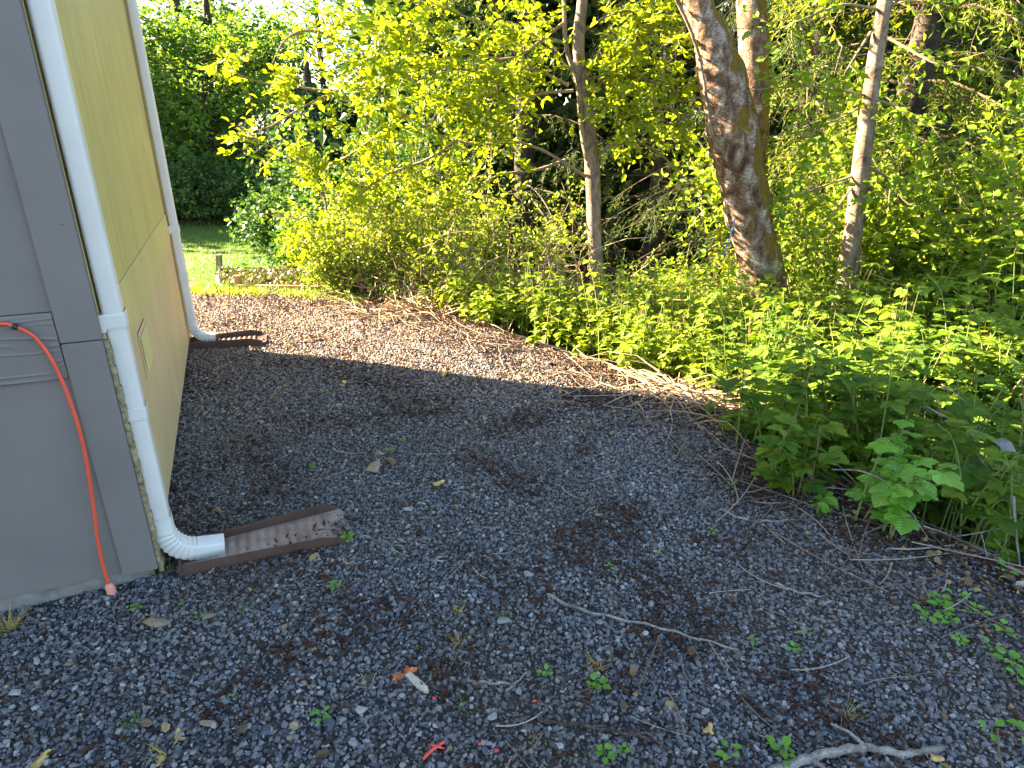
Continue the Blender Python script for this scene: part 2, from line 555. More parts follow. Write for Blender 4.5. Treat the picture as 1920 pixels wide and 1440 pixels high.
def lawn():
    m, nt, out = new_mat('lawn_turf')
    v = coords(nt)
    n = noise_(nt, v, 1.1, 5, .6)
    n2 = noise_(nt, v, 60, 3)
    c = ramp(nt, n, [(.35, (.05, .115, .018)), (.55, (.075, .14, .024)), (.7, (.14, .15, .05))])
    c = mixc(nt, 1.0, c, ramp(nt, n2, [(.3, (.6,) * 3), (.7, (1.3,) * 3)]), 'MULTIPLY')
    princ(nt, out, c, .9, .15, bump_(nt, n2, .8, .03))
    return m
def stone_mat():
    m, nt, out = new_mat('crushed_stone')
    oi = nt.nodes.new('ShaderNodeObjectInfo')
    c = ramp(nt, oi.outputs['Random'], [(0, (.038, .039, .043)), (.2, (.074, .076, .082)), (.44, (.112, .114, .120)), (.68, (.158, .159, .162)), (.79, (.095, .078, .065)), (.89, (.20, .195, .185)), (.96, (.27, .255, .23)), (.99, (.37, .355, .33)), (1, (.22, .14, .07))])
    geo = nt.nodes.new('ShaderNodeNewGeometry')
    big = noise_(nt, geo.outputs['Position'], 1.15, 4, .6)
    # silt and moss film where the ground stays damp
    c = mixc(nt, ramp(nt, big, [(.45, (0, 0, 0)), (.68, (.55,) * 3)]), c, (.075, .053, .030))
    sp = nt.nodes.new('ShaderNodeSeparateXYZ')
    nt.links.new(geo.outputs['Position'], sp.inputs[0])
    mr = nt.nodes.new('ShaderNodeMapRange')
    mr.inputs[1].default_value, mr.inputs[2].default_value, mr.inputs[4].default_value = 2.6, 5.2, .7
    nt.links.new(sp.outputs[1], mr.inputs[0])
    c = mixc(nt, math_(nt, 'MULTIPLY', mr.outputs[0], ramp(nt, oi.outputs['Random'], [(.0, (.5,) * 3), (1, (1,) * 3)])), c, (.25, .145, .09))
    n = noise_(nt, coords(nt, 'Object'), 2.2, 3)
    c = mixc(nt, 1.0, c, ramp(nt, n, [(.3, (.75,) * 3), (.7, (1.2,) * 3)]), 'MULTIPLY')
    princ(nt, out, c, .62, .45)
    return m
def litter_mat(name, stops):
    m, nt, out = new_mat(name)
    oi = nt.nodes.new('ShaderNodeObjectInfo')
    c = ramp(nt, oi.outputs['Random'], [(i / (len(stops) - 1), s) for i, s in enumerate(stops)])
    princ(nt, out, c, .85, .15)
    return m
M['gravel_bed'] = gravel_ground()
M['soil'] = soil()
M['lawn'] = lawn()
M['stone'] = stone_mat()
M['catkin'] = litter_mat('catkin_litter', [(.030, .013, .008), (.05, .022, .013), (.075, .036, .020), (.026, .014, .010)])
M['leaf_litter'] = litter_mat('leaf_litter', [(.10, .06, .03), (.20, .13, .07), (.07, .035, .02), (.30, .22, .13), (.26, .20, .06)])

# ---- house materials
def painted(name, col, bump=.15, grain=None, streak=0.0, dirt=.12):
    m, nt, out = new_mat(name)
    v = coords(nt)
    n = noise_(nt, v, 3.0, 5, .6)
    fine = noise_(nt, v, 260, 3)
    c = mixc(nt, 1.0, col, ramp(nt, n, [(.3, (1 - dirt,) * 3), (.7, (1 + dirt * .5,) * 3)]), 'MULTIPLY')
    h = fine
    if streak:
        s = noise_(nt, coords(nt, 'Object', (1, 26, .35)), 4.0, 6, .7)
        c = mixc(nt, 1.0, c, ramp(nt, s, [(.35, (1 - streak,) * 3), (.65, (1 + streak * .7,) * 3)]), 'MULTIPLY')
    nb = bump_(nt, fine, bump * .5, .002)
    if grain:
        gv = coords(nt, 'Object', (1.0, 1.0, 16.0))
        gn = noise_(nt, gv, 5.5, 8, .72, .9)
        ridg = ramp(nt, gn, [(.40, (0, 0, 0)), (.47, (1, 1, 1)), (.52, (.3,) * 3), (.6, (1, 1, 1))])
        nb = bump_(nt, ridg, .5, .004, nb)
    princ(nt, out, c, .55, .35, nb)
    return m
GREY = (.160, .143, .131)
M['grey_paint'] = painted('grey_siding_paint', GREY)
M['grey_grain'] = painted('grey_woodgrain_paint', (.160, .144, .133), .15, grain=True)
M['bounce_tan_paint'] = painted('bounce_lit_siding_paint', (.49, .39, .155), .15, streak=.32)  # tan side paints carry yellow bounce light from the sunlit trees in their colour
M['bounce_tan_trim'] = painted('bounce_lit_trim_paint', (.51, .41, .175), .12, streak=.05)
M['bounce_tan_low'] = painted('bounce_lit_skirting_paint', (.51, .38, .205), .12, streak=.06)
M['concrete'] = plain_mat('concrete_foundation', (.17, .16, .145), .9, .2, .3, 18, .4)
M['roofing'] = plain_mat('roof_shingle_grey', (.10, .10, .10), .9, .2, .3, 14, .4)
M['weathered'] = plain_mat('weathered_edge', (.24, .20, .12), .9, .15, .5, 40, .6)
M['white_metal'] = plain_mat('white_downspout_paint', (.55, .53, .49), .38, .5, .05, 5)
M['dark_gap'] = plain_mat('dark_gap', (.02, .018, .016), .9, .1)
M['brown_plastic'] = plain_mat('brown_plastic', (.066, .034, .024), .6, .35, .25, 9)
def splash_floor():
    m, nt, out = new_mat('dusty_brown_plastic')
    n = noise_(nt, coords(nt), 11, 5, .65)
    c = ramp(nt, n, [(.3, (.16, .10, .075)), (.55, (.28, .20, .15)), (.75, (.37, .30, .235))])
    princ(nt, out, c, .7, .3, bump_(nt, n, .3, .003))
    return m
M['brown_dusty'] = splash_floor()
M['cord'] = plain_mat('orange_cord_rubber', (.62, .075, .035), .45, .45, .08, 30)
M['plug'] = plain_mat('faded_plug', (.62, .24, .18), .5, .4, .1, 30)
M['black'] = plain_mat('black_tie', (.015, .015, .015), .5, .4)
M['blue'] = plain_mat('blue_cord', (.03, .16, .45), .5, .4)
M['red'] = plain_mat('red_plastic', (.65, .05, .03), .4, .5)
M['orange_leaf'] = plain_mat('orange_dead_leaf', (.48, .14, .04), .7, .2, .35, 60)
M['tan_leaf'] = plain_mat('tan_dead_leaf', (.42, .29, .10), .7, .2, .35, 60)
M['chip'] = plain_mat('wood_chip', (.42, .36, .26), .8, .2, .25, 60, .3)
M['plank'] = plain_mat('bed_plank', (.30, .20, .10), .85, .15, .35, 12, .3)
M['grey_plank'] = plain_mat('grey_plank', (.20, .18, .15), .85, .15, .35, 12, .3)
def rock_mat(name, a, b, scale=18):
    m, nt, out = new_mat(name)
    n = noise_(nt, coords(nt), scale, 5, .65)
    princ(nt, out, ramp(nt, n, [(.3, a), (.7, b)]), .8, .3, bump_(nt, n, .6, .006))
    return m
M['tan_rock'] = rock_mat('tan_rock', (.14, .10, .06), (.29, .22, .13))
M['grey_rock'] = rock_mat('grey_rock', (.13, .13, .13), (.26, .26, .25))
M['pale_rock'] = rock_mat('pale_rock', (.22, .21, .195), (.34, .32, .29))
M['slate_rock'] = rock_mat('slate_rock', (.040, .048, .062), (.085, .098, .12))
M['brown_rock'] = rock_mat('brown_rock', (.06, .04, .025), (.15, .10, .06))

# ------------------------------------------------------------------ the lie of the land
EDGE = np.array([(-9.0, 7.4), (-4.0, 6.85), (-2.6, 6.50), (-1.72, 6.30), (-1.1, 5.92), (-.46, 5.35), (.08, 4.78), (.63, 4.16), (1.09, 3.52), (1.32, 2.9), (1.50, 2.33), (1.82, 1.80), (2.25, 1.25), (2.8, .5), (3.2, -1.5), (3.2, -6)])
def edge_dist(x, y):
    """distance beyond the gravel's edge (positive outside)"""
    p = np.stack([np.asarray(x, float), np.asarray(y, float)], -1)
    best = np.full(p.shape[:-1], 1e9)
    sign = np.ones(p.shape[:-1])
    for a, b in zip(EDGE[:-1], EDGE[1:]):
        ab = b - a
        t = np.clip(((p - a) @ ab) / (ab @ ab), 0, 1)
        q = a + t[..., None] * ab
        d = np.linalg.norm(p - q, axis=-1)
        cr = ab[0] * (p[..., 1] - a[1]) - ab[1] * (p[..., 0] - a[0])
        m = d < best - 1e-9
        best = np.where(m, d, best)
        sign = np.where(m, np.where(cr > 0, 1.0, -1.0), sign)
    return best * sign
def sst(a, b, x):
    t = np.clip((x - a) / (b - a), 0, 1)
    return t * t * (3 - 2 * t)
def height(x, y):
    x, y = np.asarray(x, float), np.asarray(y, float)
    d = edge_dist(x, y)
    right = sst(-1.6, -.2, x)
    z = -(.27 + .33 * right) * sst(.0, 1.3, d)
    z = z + .022 * np.sin(x * 1.7 + 1) * np.sin(y * 1.3) * sst(-.1, -.8, d) * 0 + .012 * np.sin(x * 2.3) * np.cos(y * 1.9)
    z = z + sst(12, 40, y) * 1.2
    return z

def sheet(name, xs, ys, mat, dz=0.0, keep=None, smooth=True, kind='structure'):
    X, Y = np.meshgrid(xs, ys, indexing='ij')
    Z = height(X, Y) + dz
    idx = np.arange(X.size).reshape(X.shape)
    F = np.stack([idx[:-1, :-1], idx[1:, :-1], idx[1:, 1:], idx[:-1, 1:]], -1).reshape(-1, 4)
    V = np.stack([X, Y, Z], -1).reshape(-1, 3)
    if keep is not None:
        c = V[F].mean(1)
        F = F[keep(c[:, 0], c[:, 1])]
        used = np.unique(F)
        mp = np.zeros(len(V), int)
        mp[used] = np.arange(len(used))
        V, F = V[used], mp[F]
    g = Geo().add(V, F)
    o = obj(name, g, mat, smooth=smooth, kind=kind)
    return o
dense = np.concatenate([np.linspace(-300, -12, 14), np.arange(-11, -5, .5), np.arange(-5, 6, .12), np.arange(6, 13, .5), np.linspace(14, 300, 14)])
denseY = np.concatenate([np.linspace(-300, -4, 12), np.arange(-3, .5, .3), np.arange(.5, 10, .12), np.arange(10, 22, .5), np.linspace(23, 400, 16)])
ground = sheet('ground', dense, denseY, M['soil'])
GX = np.arange(-9, 3.6, .07)
GY = np.arange(-1.5, 7.4, .07)
wob = lambda x, y: .06 * np.sin(x * 7.1 + y * 3) + .05 * np.sin(x * 2.9 - y * 8.3)
gravel_bed = sheet('gravel_bed', GX, GY, M['gravel_bed'], .006, lambda x, y: edge_dist(x, y) + wob(x, y) < .06)
lawn_o = sheet('lawn', np.arange(-16, 0.2, .2), np.arange(6.2, 15.5, .2), M['lawn'], .012, lambda x, y: (edge_dist(x, y) > .0 + .05 * np.sin(x * 9)) & (x < -1.0 - .12 * (y - 6.5)) & (y < 14.4 + .5 * np.sin(x)))

# ------------------------------------------------------------------ house
HD = R(-23.2)
HC = np.array((-1.31, 1.96, 0.0))
house = thing('house', 'grey sided house corner with side wall coloured by painted bounce light on a low concrete foundation', 'house', HC, rotz=-HD)
ORIGIN[house.name] = np.zeros(3)
def hw(p):
    """house-local point to world"""
    c, s = math.cos(-HD), math.sin(-HD)
    p = np.asarray(p, float)
    return np.stack([HC[0] + p[..., 0] * c - p[..., 1] * s, HC[1] + p[..., 0] * s + p[..., 1] * c, p[..., 2]], -1)
HL = 3.13
hp = lambda nm, g, m, **k: obj(nm, g, m, house, local=True, **k)
hp('foundation', box(Geo(), -6.5, -.02, .02, HL - .02, -.5, .062), M['concrete'])
hp('wall_core', box(Geo(), -6.4, -.03, .03, HL - .03, .063, 3.80), M['grey_paint'])
# front face
hp('siding_panel', box(Geo(), -6.4, -.1165, .010, .029, .055, .818, .001), M['grey_paint'], label='lower grey siding panel under the woodgrain band')
hp('siding_panel', box(Geo(), -6.4, -.1165, .010, .029, 1.037, 3.80, .001), M['grey_paint'], label='upper grey siding panel above the woodgrain band')
hp('band_board', box(Geo(), -6.4, -.1175, .000, .028, .8195, 1.0355, .003), M['grey_grain'], label='grey band board with raised wood grain')
# raised wood grain pressed into the band board
nx, nz = 230, 84
GXs, GZs = np.meshgrid(np.linspace(-.80, -.1178, nx), np.linspace(.8198, 1.0352, nz), indexing='ij')
wv = np.array([[mnoise.noise(Vector((a * 3.2, b * 11, 3.0))) for b in GZs[0]] for a in GXs[:, 0]])
mk = np.array([[mnoise.noise(Vector((a * 7.0, b * 34, 9.0))) for b in GZs[0]] for a in GXs[:, 0]])
hh = np.clip(np.sin(GZs * 330 + wv * 9.0), 0, 1) ** 1.5 * sst(-.12, .22, mk) * .0030
edge = np.minimum(sst(0, .004, GZs - .8198), sst(0, .004, 1.0352 - GZs))
yy_ = -.0006 - (.0032 + hh) * edge
idx = np.arange(nx * nz).reshape(nx, nz)
F = np.stack([idx[:-1, :-1], idx[1:, :-1], idx[1:, 1:], idx[:-1, 1:]], -1).reshape(-1, 4)
hp('wood_grain', Geo().add(np.stack([GXs, yy_, GZs], -1).reshape(-1, 3), F), M['grey_paint'], smooth=True)
hp('corner_board', box(Geo(), -.115, -.001, -.008, .029, .050, .9335, .003), M['grey_paint'], label='lower grey corner board')
hp('corner_board', box(Geo(), -.115, -.001, -.0075, .029, .9362, 3.80, .003), M['grey_paint'], label='upper grey corner board')
g = Geo()
zz = np.linspace(.03, .93, 40)
for i in range(39):
    j = .0025 * math.sin(i * 2.1) + .002 * math.sin(i * 5.7)
    box(g, .0005, .015 + j, .004 + j, .06, zz[i], zz[i + 1] - .0005)
hp('board_edge', g, M['weathered'], label='weathered tan edge of the corner board')
# side wall
hp('side_panel', box(Geo(), -.029, 0.0, .030, HL, 1.012, 3.80, .001), M['bounce_tan_paint'], label='upper side panel, bounce light painted in, with vertical streaks')
hp('side_panel', box(Geo(), -.029, .002, .030, HL, .055, .798, .001), M['bounce_tan_low'], label='lower side panel, bounce light painted in, down to the gravel')
hp('side_band', box(Geo(), -.029, .006, .030, HL + .001, .8, 1.010, .002), M['bounce_tan_trim'], label='band board along the side wall, bounce light painted in')
hp('end_trim', box(Geo(), -.09, .008, HL + .002, HL + .022, .05, 3.80, .002), M['bounce_tan_trim'])
# roof, out of view: eave raised and far overhang stretched to shade right bank
def slab(pts, th):
    g = Geo()
    a = np.array(pts, float)
    b = a + np.array((0, 0, th))
    n = len(a)
    g.add(np.vstack([a, b]), [(i, (i + 1) % n, n + (i + 1) % n, n + i) for i in range(n)])
    g.f.append(np.array([list(range(n))[::-1]], np.int32))
    g.f.append(np.array([[n + i for i in range(n)]], np.int32))
    return g
hp('roof', slab([(.32, -.06, 3.76), (.32, HL + 2.8, 3.76), (-3.2, HL + 2.8, 4.92), (-3.2, -.06, 4.92)], .12), M['roofing'], label='roof slope above the side wall, far end stretched to shade the bank')
hp('roof', slab([(-3.2, -.06, 4.92), (-3.2, HL + 2.8, 4.92), (-6.8, HL + 2.8, 3.76), (-6.8, -.06, 3.76)], .12), M['roofing'], label='roof slope on the far side, end stretched to shade the bank')
for yy in (.03, HL - .05):
    g = Geo()
    g.add([(-6.3, yy, 3.81), (-.06, yy, 3.81), (-3.2, yy, 4.88), (-6.3, yy + .03, 3.81), (-.06, yy + .03, 3.81), (-3.2, yy + .03, 4.88)], [(0, 1, 2), (5, 4, 3)])
    hp('gable', g, M['grey_paint'])
hp('gutter', box(Geo(), .325, .42, -.06, HL + 2.8, 3.72, 3.83, .01), M['white_metal'])  # gutter runs on along the added overhang

# screw heads on the boards
for (x, z) in ((-.06, .33), (-.03, 1.30), (-.085, .78), (-.19, 1.62)):
    a = np.arange(8) * math.pi / 4
    y = -.010 if x > -.115 else .0085
    v = [(x, y - .0015, z)] + [(x + .0045 * math.cos(t), y + .003, z + .0045 * math.sin(t)) for t in a]
    hp('nail_head', Geo().add(v, [(0, 1 + (i + 1) % 8, 1 + i) for i in range(8)]), M['grey_paint'])

# vent in the side wall
vent = thing('wall_vent', 'small perforated vent set low in the side wall, bounce light painted in', 'vent', hw(np.array((0.002, .79, .57))), rotz=-HD)
ORIGIN[vent.name] = np.zeros(3)
obj('frame', box(Geo(), .0005, .006, -.13, .13, 0, .20, .002), M['bounce_tan_low'], vent, local=True)
g = Geo()
for i in range(9):
    z = .022 + i * .0178
    b0 = np.array([(.0062, -.115, z), (.0062, .115, z), (.012, .115, z - .004), (.012, -.115, z - .004), (.0062, -.115, z + .010), (.0062, .115, z + .010)])
    g.add(b0, [(0, 1, 2, 3), (3, 2, 5, 4)])
obj('louver', g, M['bounce_tan_trim'], vent, local=True, kind='stuff')
g = Geo()
for i in range(9):
    for j in range(14):
        y = -.107 + j * .0165
        z = .0325 + i * .0178
        box(g, .0061, .0066, y - .003, y + .003, z - .0015, z + .0025)
obj('perforation', g, M['dark_gap'], vent, local=True, kind='stuff')

# downspouts
def rounded_rect(hx, hy, n=6, r=.012, rib=.0):
    pts = []
    for cx, cy, a0 in ((hx - r, hy - r, 0), (-hx + r, hy - r, 90), (-hx + r, -hy + r, 180), (hx - r, -hy + r, 270)):
        for k in range(n):
            a = R(a0 + 90 * k / (n - 1))
            pts.append((cx + r * math.cos(a), cy + r * math.sin(a)))
    return np.array(pts)
def sweep(g, path, prof, scales=None, up=np.array((0, 1., 0))):
    """profile (x out, y sideways) swept along a path in the local x-z plane"""
    P = np.asarray(path, float)
    T = np.empty_like(P)
    T[1:-1] = P[2:] - P[:-2]; T[0] = P[1] - P[0]; T[-1] = P[-1] - P[-2]
    T = norm(T)
    S = np.broadcast_to(up, P.shape)
    O = norm(np.cross(S, T))
    if scales is None: scales = np.ones(len(P))
    V = P[:, None] + (O[:, None] * prof[None, :, 0:1] + S[:, None] * prof[None, :, 1:2]) * scales[:, None, None]
    K, m = len(P), len(prof)
    idx = np.arange(K * m).reshape(K, m)
    F = np.stack([idx[:-1], idx[1:], np.roll(idx, -1, 1)[1:], np.roll(idx, -1, 1)[:-1]], -1).reshape(-1, 4)
    g.add(V.reshape(-1, 3), F)
    return g
def downspout(name, label, x, y, tilt=0.0, reach=.22, low=.045, strap_z=(.985,), coup_z=(.655,), scale=1.0):
    t = thing(name, label, 'downspout', hw(np.array((x, y, 0.0))), rotz=-HD + tilt)
    ORIGIN[t.name] = np.zeros(3)
    hx, hy = .031 * scale, .038 * scale
    prof = rounded_rect(hx, hy, 6, .013)
    # long wall flutes
    flu = []
    for i, p in enumerate(prof): flu.append(p)
    flu = np.array(flu)
    z = np.linspace(3.72, .205, 24)
    obj('pipe', sweep(Geo(), np.stack([0 * z, 0 * z, z], 1), flu * .97), M['white_metal'], t, local=True, smooth=True)
    # elbow: crimped bend that kicks out from the wall
    path = [(0, 0, .235)]
    a = np.linspace(0, R(82), 46)
    rr = .115
    zc = low + hx + .008 + rr
    path += [(0, 0, zc)]
    path += [(rr - rr * math.cos(q), 0, zc - rr * math.sin(q)) for q in a[1:]]
    e = np.array(path[-1])
    dn = np.array((math.sin(R(82)), 0, -math.cos(R(82))))
    for k in range(1, 9): path.append(tuple(e + dn * (reach - rr) * k / 8))
    path = np.array(path)
    s = 1.06 * np.ones(len(path))
    for i in range(2, 46): s[i] += .05 * math.sin(i * 2 * math.pi / 5.5)
    pl = np.array([p * (1 + .02 * math.cos(i * 2.1)) for i, p in enumerate(rounded_rect(hx, hy, 9, .012))])
    elb = sweep(Geo(), path, pl, s)
    obj('elbow', elb, M['white_metal'], t, local=True, smooth=True)
    # inside of the mouth
    obj('elbow_mouth', sweep(Geo(), path[-5:], pl * .93, s[-5:]), M['white_metal'], t, local=True)
    for zc in strap_z:
        g = sweep(Geo(), np.array([(0, 0, zc + .026), (0, 0, zc + .018), (0, 0, zc - .018), (0, 0, zc - .026)]), rounded_rect(hx + .004, hy + .004, 6, .014), np.array([.97, 1.0, 1.0, .97]))
        box(g, -hx - .022, -hx + .006, -hy - .006, -hy - .001, zc - .034, zc + .024, .001)
        st = obj('strap', g, M['white_metal'], t, local=True)
        obj('screw', box(Geo(), -hx - .018, -hx - .013, -hy - .0075, -hy - .005, zc - .010, zc - .002), M['dark_gap'], st, local=True)
    for zc in coup_z:
        g = sweep(Geo(), np.array([(0, 0, zc + .024), (0, 0, zc + .022), (0, 0, zc - .022), (0, 0, zc - .024)]), rounded_rect(hx + .0025, hy + .0025, 6, .014), np.array([.975, 1.0, 1.0, .975]))
        obj('coupling', g, M['white_metal'], t, local=True)
    return t
downspout('downspout', 'white downspout at the near house corner, emptying onto the brown splash block', .036, .062, R(2), .205, .016)
downspout('downspout', 'far white downspout at the far end of the side wall', .042, HL - .085, R(2), .16, .016, (.90,), (.55,))

# splash blocks
def splash_block(label, x, y, rot, L=.60, floor='brown_dusty'):
    t = thing('splash_block', label, 'splash block', hw(np.array((x, y, .004))), rotz=-HD + rot)
    ORIGIN[t.name] = np.zeros(3)
    def half(u): return .074 + .054 * u / L
    n = 130
    us = np.linspace(0, L + .03, n)
    ws = np.linspace(-1, 1, 9)
    V = []
    for u in us:
        hwid = half(min(u, L)) * (1 if u < L else math.sqrt(max(0, 1 - ((u - L) / .032) ** 4)))
        for q in ws:
            rip = .009 * abs(math.sin(u * math.pi / .038)) if .1 < u < L - .05 else 0
            V.append((u, q * hwid, .026 - .012 * u / L + rip * (1 - q ** 4) - .004 * (1 - q * q)))
    idx = np.arange(n * 9).reshape(n, 9)
    F = np.stack([idx[:-1, :-1], idx[1:, :-1], idx[1:, 1:], idx[:-1, 1:]], -1).reshape(-1, 4)
    g = Geo().add(V, F)
    obj('trough_floor', g, M[floor], t, local=True, smooth=True, label='dusty ribbed trough floor' if floor == 'brown_dusty' else None)
    for sg in (1, -1):
        prof = [(0, .052), (L - .09, .056), (L - .01, .036), (L, .032)]
        g = Geo()
        A = []
        for u, h in prof:
            b = half(u) * sg
            o_ = .012 * sg
            A += [(u, b, -.01), (u, b + .25 * o_, h), (u, b + .7 * o_, h), (u, b + 1.0 * o_, -.01)]
        idx = np.arange(len(A)).reshape(-1, 4)
        F = [(idx[i, j], idx[i + 1, j], idx[i + 1, (j + 1) % 4], idx[i, (j + 1) % 4]) for i in range(len(idx) - 1) for j in range(4)]
        F += [tuple(idx[0][::-1]), tuple(idx[-1])]
        F = [f if sg < 0 else f[::-1] for f in F]
        g.add(A, F)
        obj('side_wall', g, M['brown_plastic'], t, local=True)
    obj('back_wall', box(Geo(), -.012, 0.0, -.088, .088, -.01, .048, .002), M['brown_plastic'], t, local=True)
    return t
splash_block('brown ribbed splash block under the near downspout, lying on gravel', .075, .052, R(1.5))
splash_block('far brown splash block at the end of the side wall', .0, HL - .10, R(-3), .53, 'brown_plastic')  # trough floor in dark plastic to stand in for shade

# extension cord
def front_pt(px, py, off):
    d = ray(px, py)
    s = np.array((math.sin(HD), math.cos(HD)))
    q = HC[:2] - s * off
    t = (q @ s) / (d[:2] @ s)
    return np.array((d[0] * t, d[1] * t, CAM_H + d[2] * t))
cord = thing('extension_cord', 'orange extension cord hanging against the grey wall', 'cord', front_pt(215, 1120, .03) * np.array((1, 1, 0)))
cp = [(-120, 640), (-60, 615), (0, 607), (27, 612), (60, 628), (83, 653), (100, 680), (113, 707), (128, 743), (147, 800), (160, 853), (170, 913), (177, 960), (182, 1005), (193, 1060), (208, 1108)]
co = [.02, .02, .022, .02, .02, .02, .022, .022, .026, .028, .028, .028, .026, .024, .022, .024]
cl = smooth_line(np.array([front_pt(*p, o) for p, o in zip(cp, co)]), 90)
obj('cable', tubes(Geo(), cl, .0059, 10), M['cord'], cord, smooth=True)
pl = np.array([front_pt(204, 1094, .026), front_pt(207, 1104, .028), front_pt(212, 1116, .032), front_pt(221, 1132, .05)])
obj('plug', tubes(Geo(), smooth_line(pl, 8), np.array([.008, .014, .0155, .0155, .0155, .016, .016, .014]), 12, cap=True), M['plug'], cord)
tie = cl[(np.abs(cl - front_pt(27, 612, .02)).sum(1)).argmin()]
k = (np.abs(cl - front_pt(27, 612, .02)).sum(1)).argmin()
obj('cable_tie', tubes(Geo(), cl[k - 1:k + 2], .0095, 10, cap=True), M['black'], cord)

# ------------------------------------------------------------------ gravel: instanced crushed stone
def lump(seed, flat=.62, n=16):
    """angular stone: hull of a few random points"""
    import bmesh
    r = np.random.default_rng(seed)
    p = norm(r.normal(size=(n, 3))) * r.uniform(.8, 1.05, (n, 1)) * np.array((1.0, r.uniform(.6, .9), flat))
    bm = bmesh.new()
    for q in p: bm.verts.new(q)
    res = bmesh.ops.convex_hull(bm, input=bm.verts)
    bmesh.ops.delete(bm, geom=[e for e in res['geom_interior'] if isinstance(e, bmesh.types.BMVert)], context='VERTS')
    me = bpy.data.meshes.new('stone')
    bm.to_mesh(me)
    bm.free()
    return me
def library(name, meshes, mat):
    c = bpy.data.collections.new(name)          # not linked into the scene: only a source of shapes
    for i, me in enumerate(meshes):
        me.materials.append(mat)
        c.objects.link(bpy.data.objects.new(name + '_piece', me))
    return c
def scatter(name, base, lib, density, smin, smax, seed, mat, tilt=.5, lift=0.0):
    """geometry-nodes scatter over a sheet; density is a face attribute"""
    ng = bpy.data.node_groups.new(name, 'GeometryNodeTree')
    ng.interface.new_socket('Geometry', in_out='INPUT', socket_type='NodeSocketGeometry')
    ng.interface.new_socket('Geometry', in_out='OUTPUT', socket_type='NodeSocketGeometry')
    nd, lk = ng.nodes, ng.links
    gi, go = nd.new('NodeGroupInput'), nd.new('NodeGroupOutput')
    dp = nd.new('GeometryNodeDistributePointsOnFaces')
    dp.inputs['Seed'].default_value = seed
    na = nd.new('GeometryNodeInputNamedAttribute')
    na.data_type = 'FLOAT'
    na.inputs['Name'].default_value = 'dens'
    mu = nd.new('ShaderNodeMath'); mu.operation = 'MULTIPLY'; mu.inputs[1].default_value = density
    lk.new(na.outputs[0], mu.inputs[0])
    lk.new(mu.outputs[0], dp.inputs['Density'])
    lk.new(gi.outputs[0], dp.inputs['Mesh'])
    ci = nd.new('GeometryNodeCollectionInfo')
    ci.inputs[0].default_value = lib
    ci.inputs['Separate Children'].default_value = True
    ci.inputs['Reset Children'].default_value = True
    ip = nd.new('GeometryNodeInstanceOnPoints')
    ip.inputs['Pick Instance'].default_value = True
    lk.new(dp.outputs['Points'], ip.inputs['Points'])
    lk.new(ci.outputs[0], ip.inputs['Instance'])
    rr = nd.new('FunctionNodeRandomValue'); rr.data_type = 'FLOAT_VECTOR'
    rr.inputs['Min'].default_value = (-tilt, -tilt, 0)
    rr.inputs['Max'].default_value = (tilt, tilt, 6.283)
    lk.new(rr.outputs[0], ip.inputs['Rotation'])
    rs = nd.new('FunctionNodeRandomValue'); rs.data_type = 'FLOAT'
    rs.inputs[2].default_value, rs.inputs[3].default_value = 0, 1
    pw = nd.new('ShaderNodeMath'); pw.operation = 'POWER'; pw.inputs[1].default_value = 2.2
    lk.new(rs.outputs[1], pw.inputs[0])
    mr = nd.new('ShaderNodeMapRange')
    mr.inputs[3].default_value, mr.inputs[4].default_value = smin, smax
    lk.new(pw.outputs[0], mr.inputs[0])
    lk.new(mr.outputs[0], ip.inputs['Scale'])
    tr = nd.new('GeometryNodeTranslateInstances')
    tr.inputs['Translation'].default_value = (0, 0, lift)
    tr.inputs['Local Space'].default_value = False
    lk.new(ip.outputs[0], tr.inputs[0])
    lk.new(tr.outputs[0], go.inputs[0])
    o = obj(name, base, mat, kind='stuff')
    md = o.modifiers.new('scatter', 'NODES')
    md.node_group = ng
    return o
def base_sheet(x0, x1, y0, y1, step, dens, dz=0.0):
    xs, ys = np.arange(x0, x1, step), np.arange(y0, y1, step)
    X, Y = np.meshgrid(xs, ys, indexing='ij')
    D = dens(X, Y)
    idx = np.arange(X.size).reshape(X.shape)
    F = np.stack([idx[:-1, :-1], idx[1:, :-1], idx[1:, 1:], idx[:-1, 1:]], -1).reshape(-1, 4)
    V = np.stack([X, Y, height(X, Y) + dz], -1).reshape(-1, 3)
    Df = D.ravel()
    keep = Df[F].max(1) > .01
    F = F[keep]
    used = np.unique(F)
    mp = np.zeros(len(V), int); mp[used] = np.arange(len(used))
    me = Geo().add(V[used], mp[F]).mesh('scatter_base')
    a = me.attributes.new('dens', 'FLOAT', 'POINT')
    a.data.foreach_set('value', np.ascontiguousarray(Df[used], np.float32))
    return me
def outside_house(x, y):
    c, s = math.cos(HD), math.sin(HD)
    rx, ry = x - HC[0], y - HC[1]
    lx, ly = rx * c - ry * s, rx * s + ry * c
    return ~((lx < -.01) & (ly > .01) & (ly < HL))
def in_view(x, y):
    f = y * math.cos(CAM_T) + CAM_H * math.sin(CAM_T)
    return (np.abs(x) / f < .86) & (y > .95)
def vnoise(x, y, s):
    return .5 + .25 * (np.sin(x * s * 1.3 + 1.7 * np.sin(y * s * .9)) + np.sin(y * s * 1.1 + 1.9 * np.sin(x * s * .7 + 2)))
dens_gravel = lambda x, y: np.where(outside_house(x, y) & in_view(x, y), np.clip((.22 - edge_dist(x, y)) / .4, 0, 1) * (.72 + .28 * vnoise(x, y, 2.6)), 0)
stones = library('stone_library', [lump(i, random.uniform(.5, .8)) for i in range(14)], M['stone'])
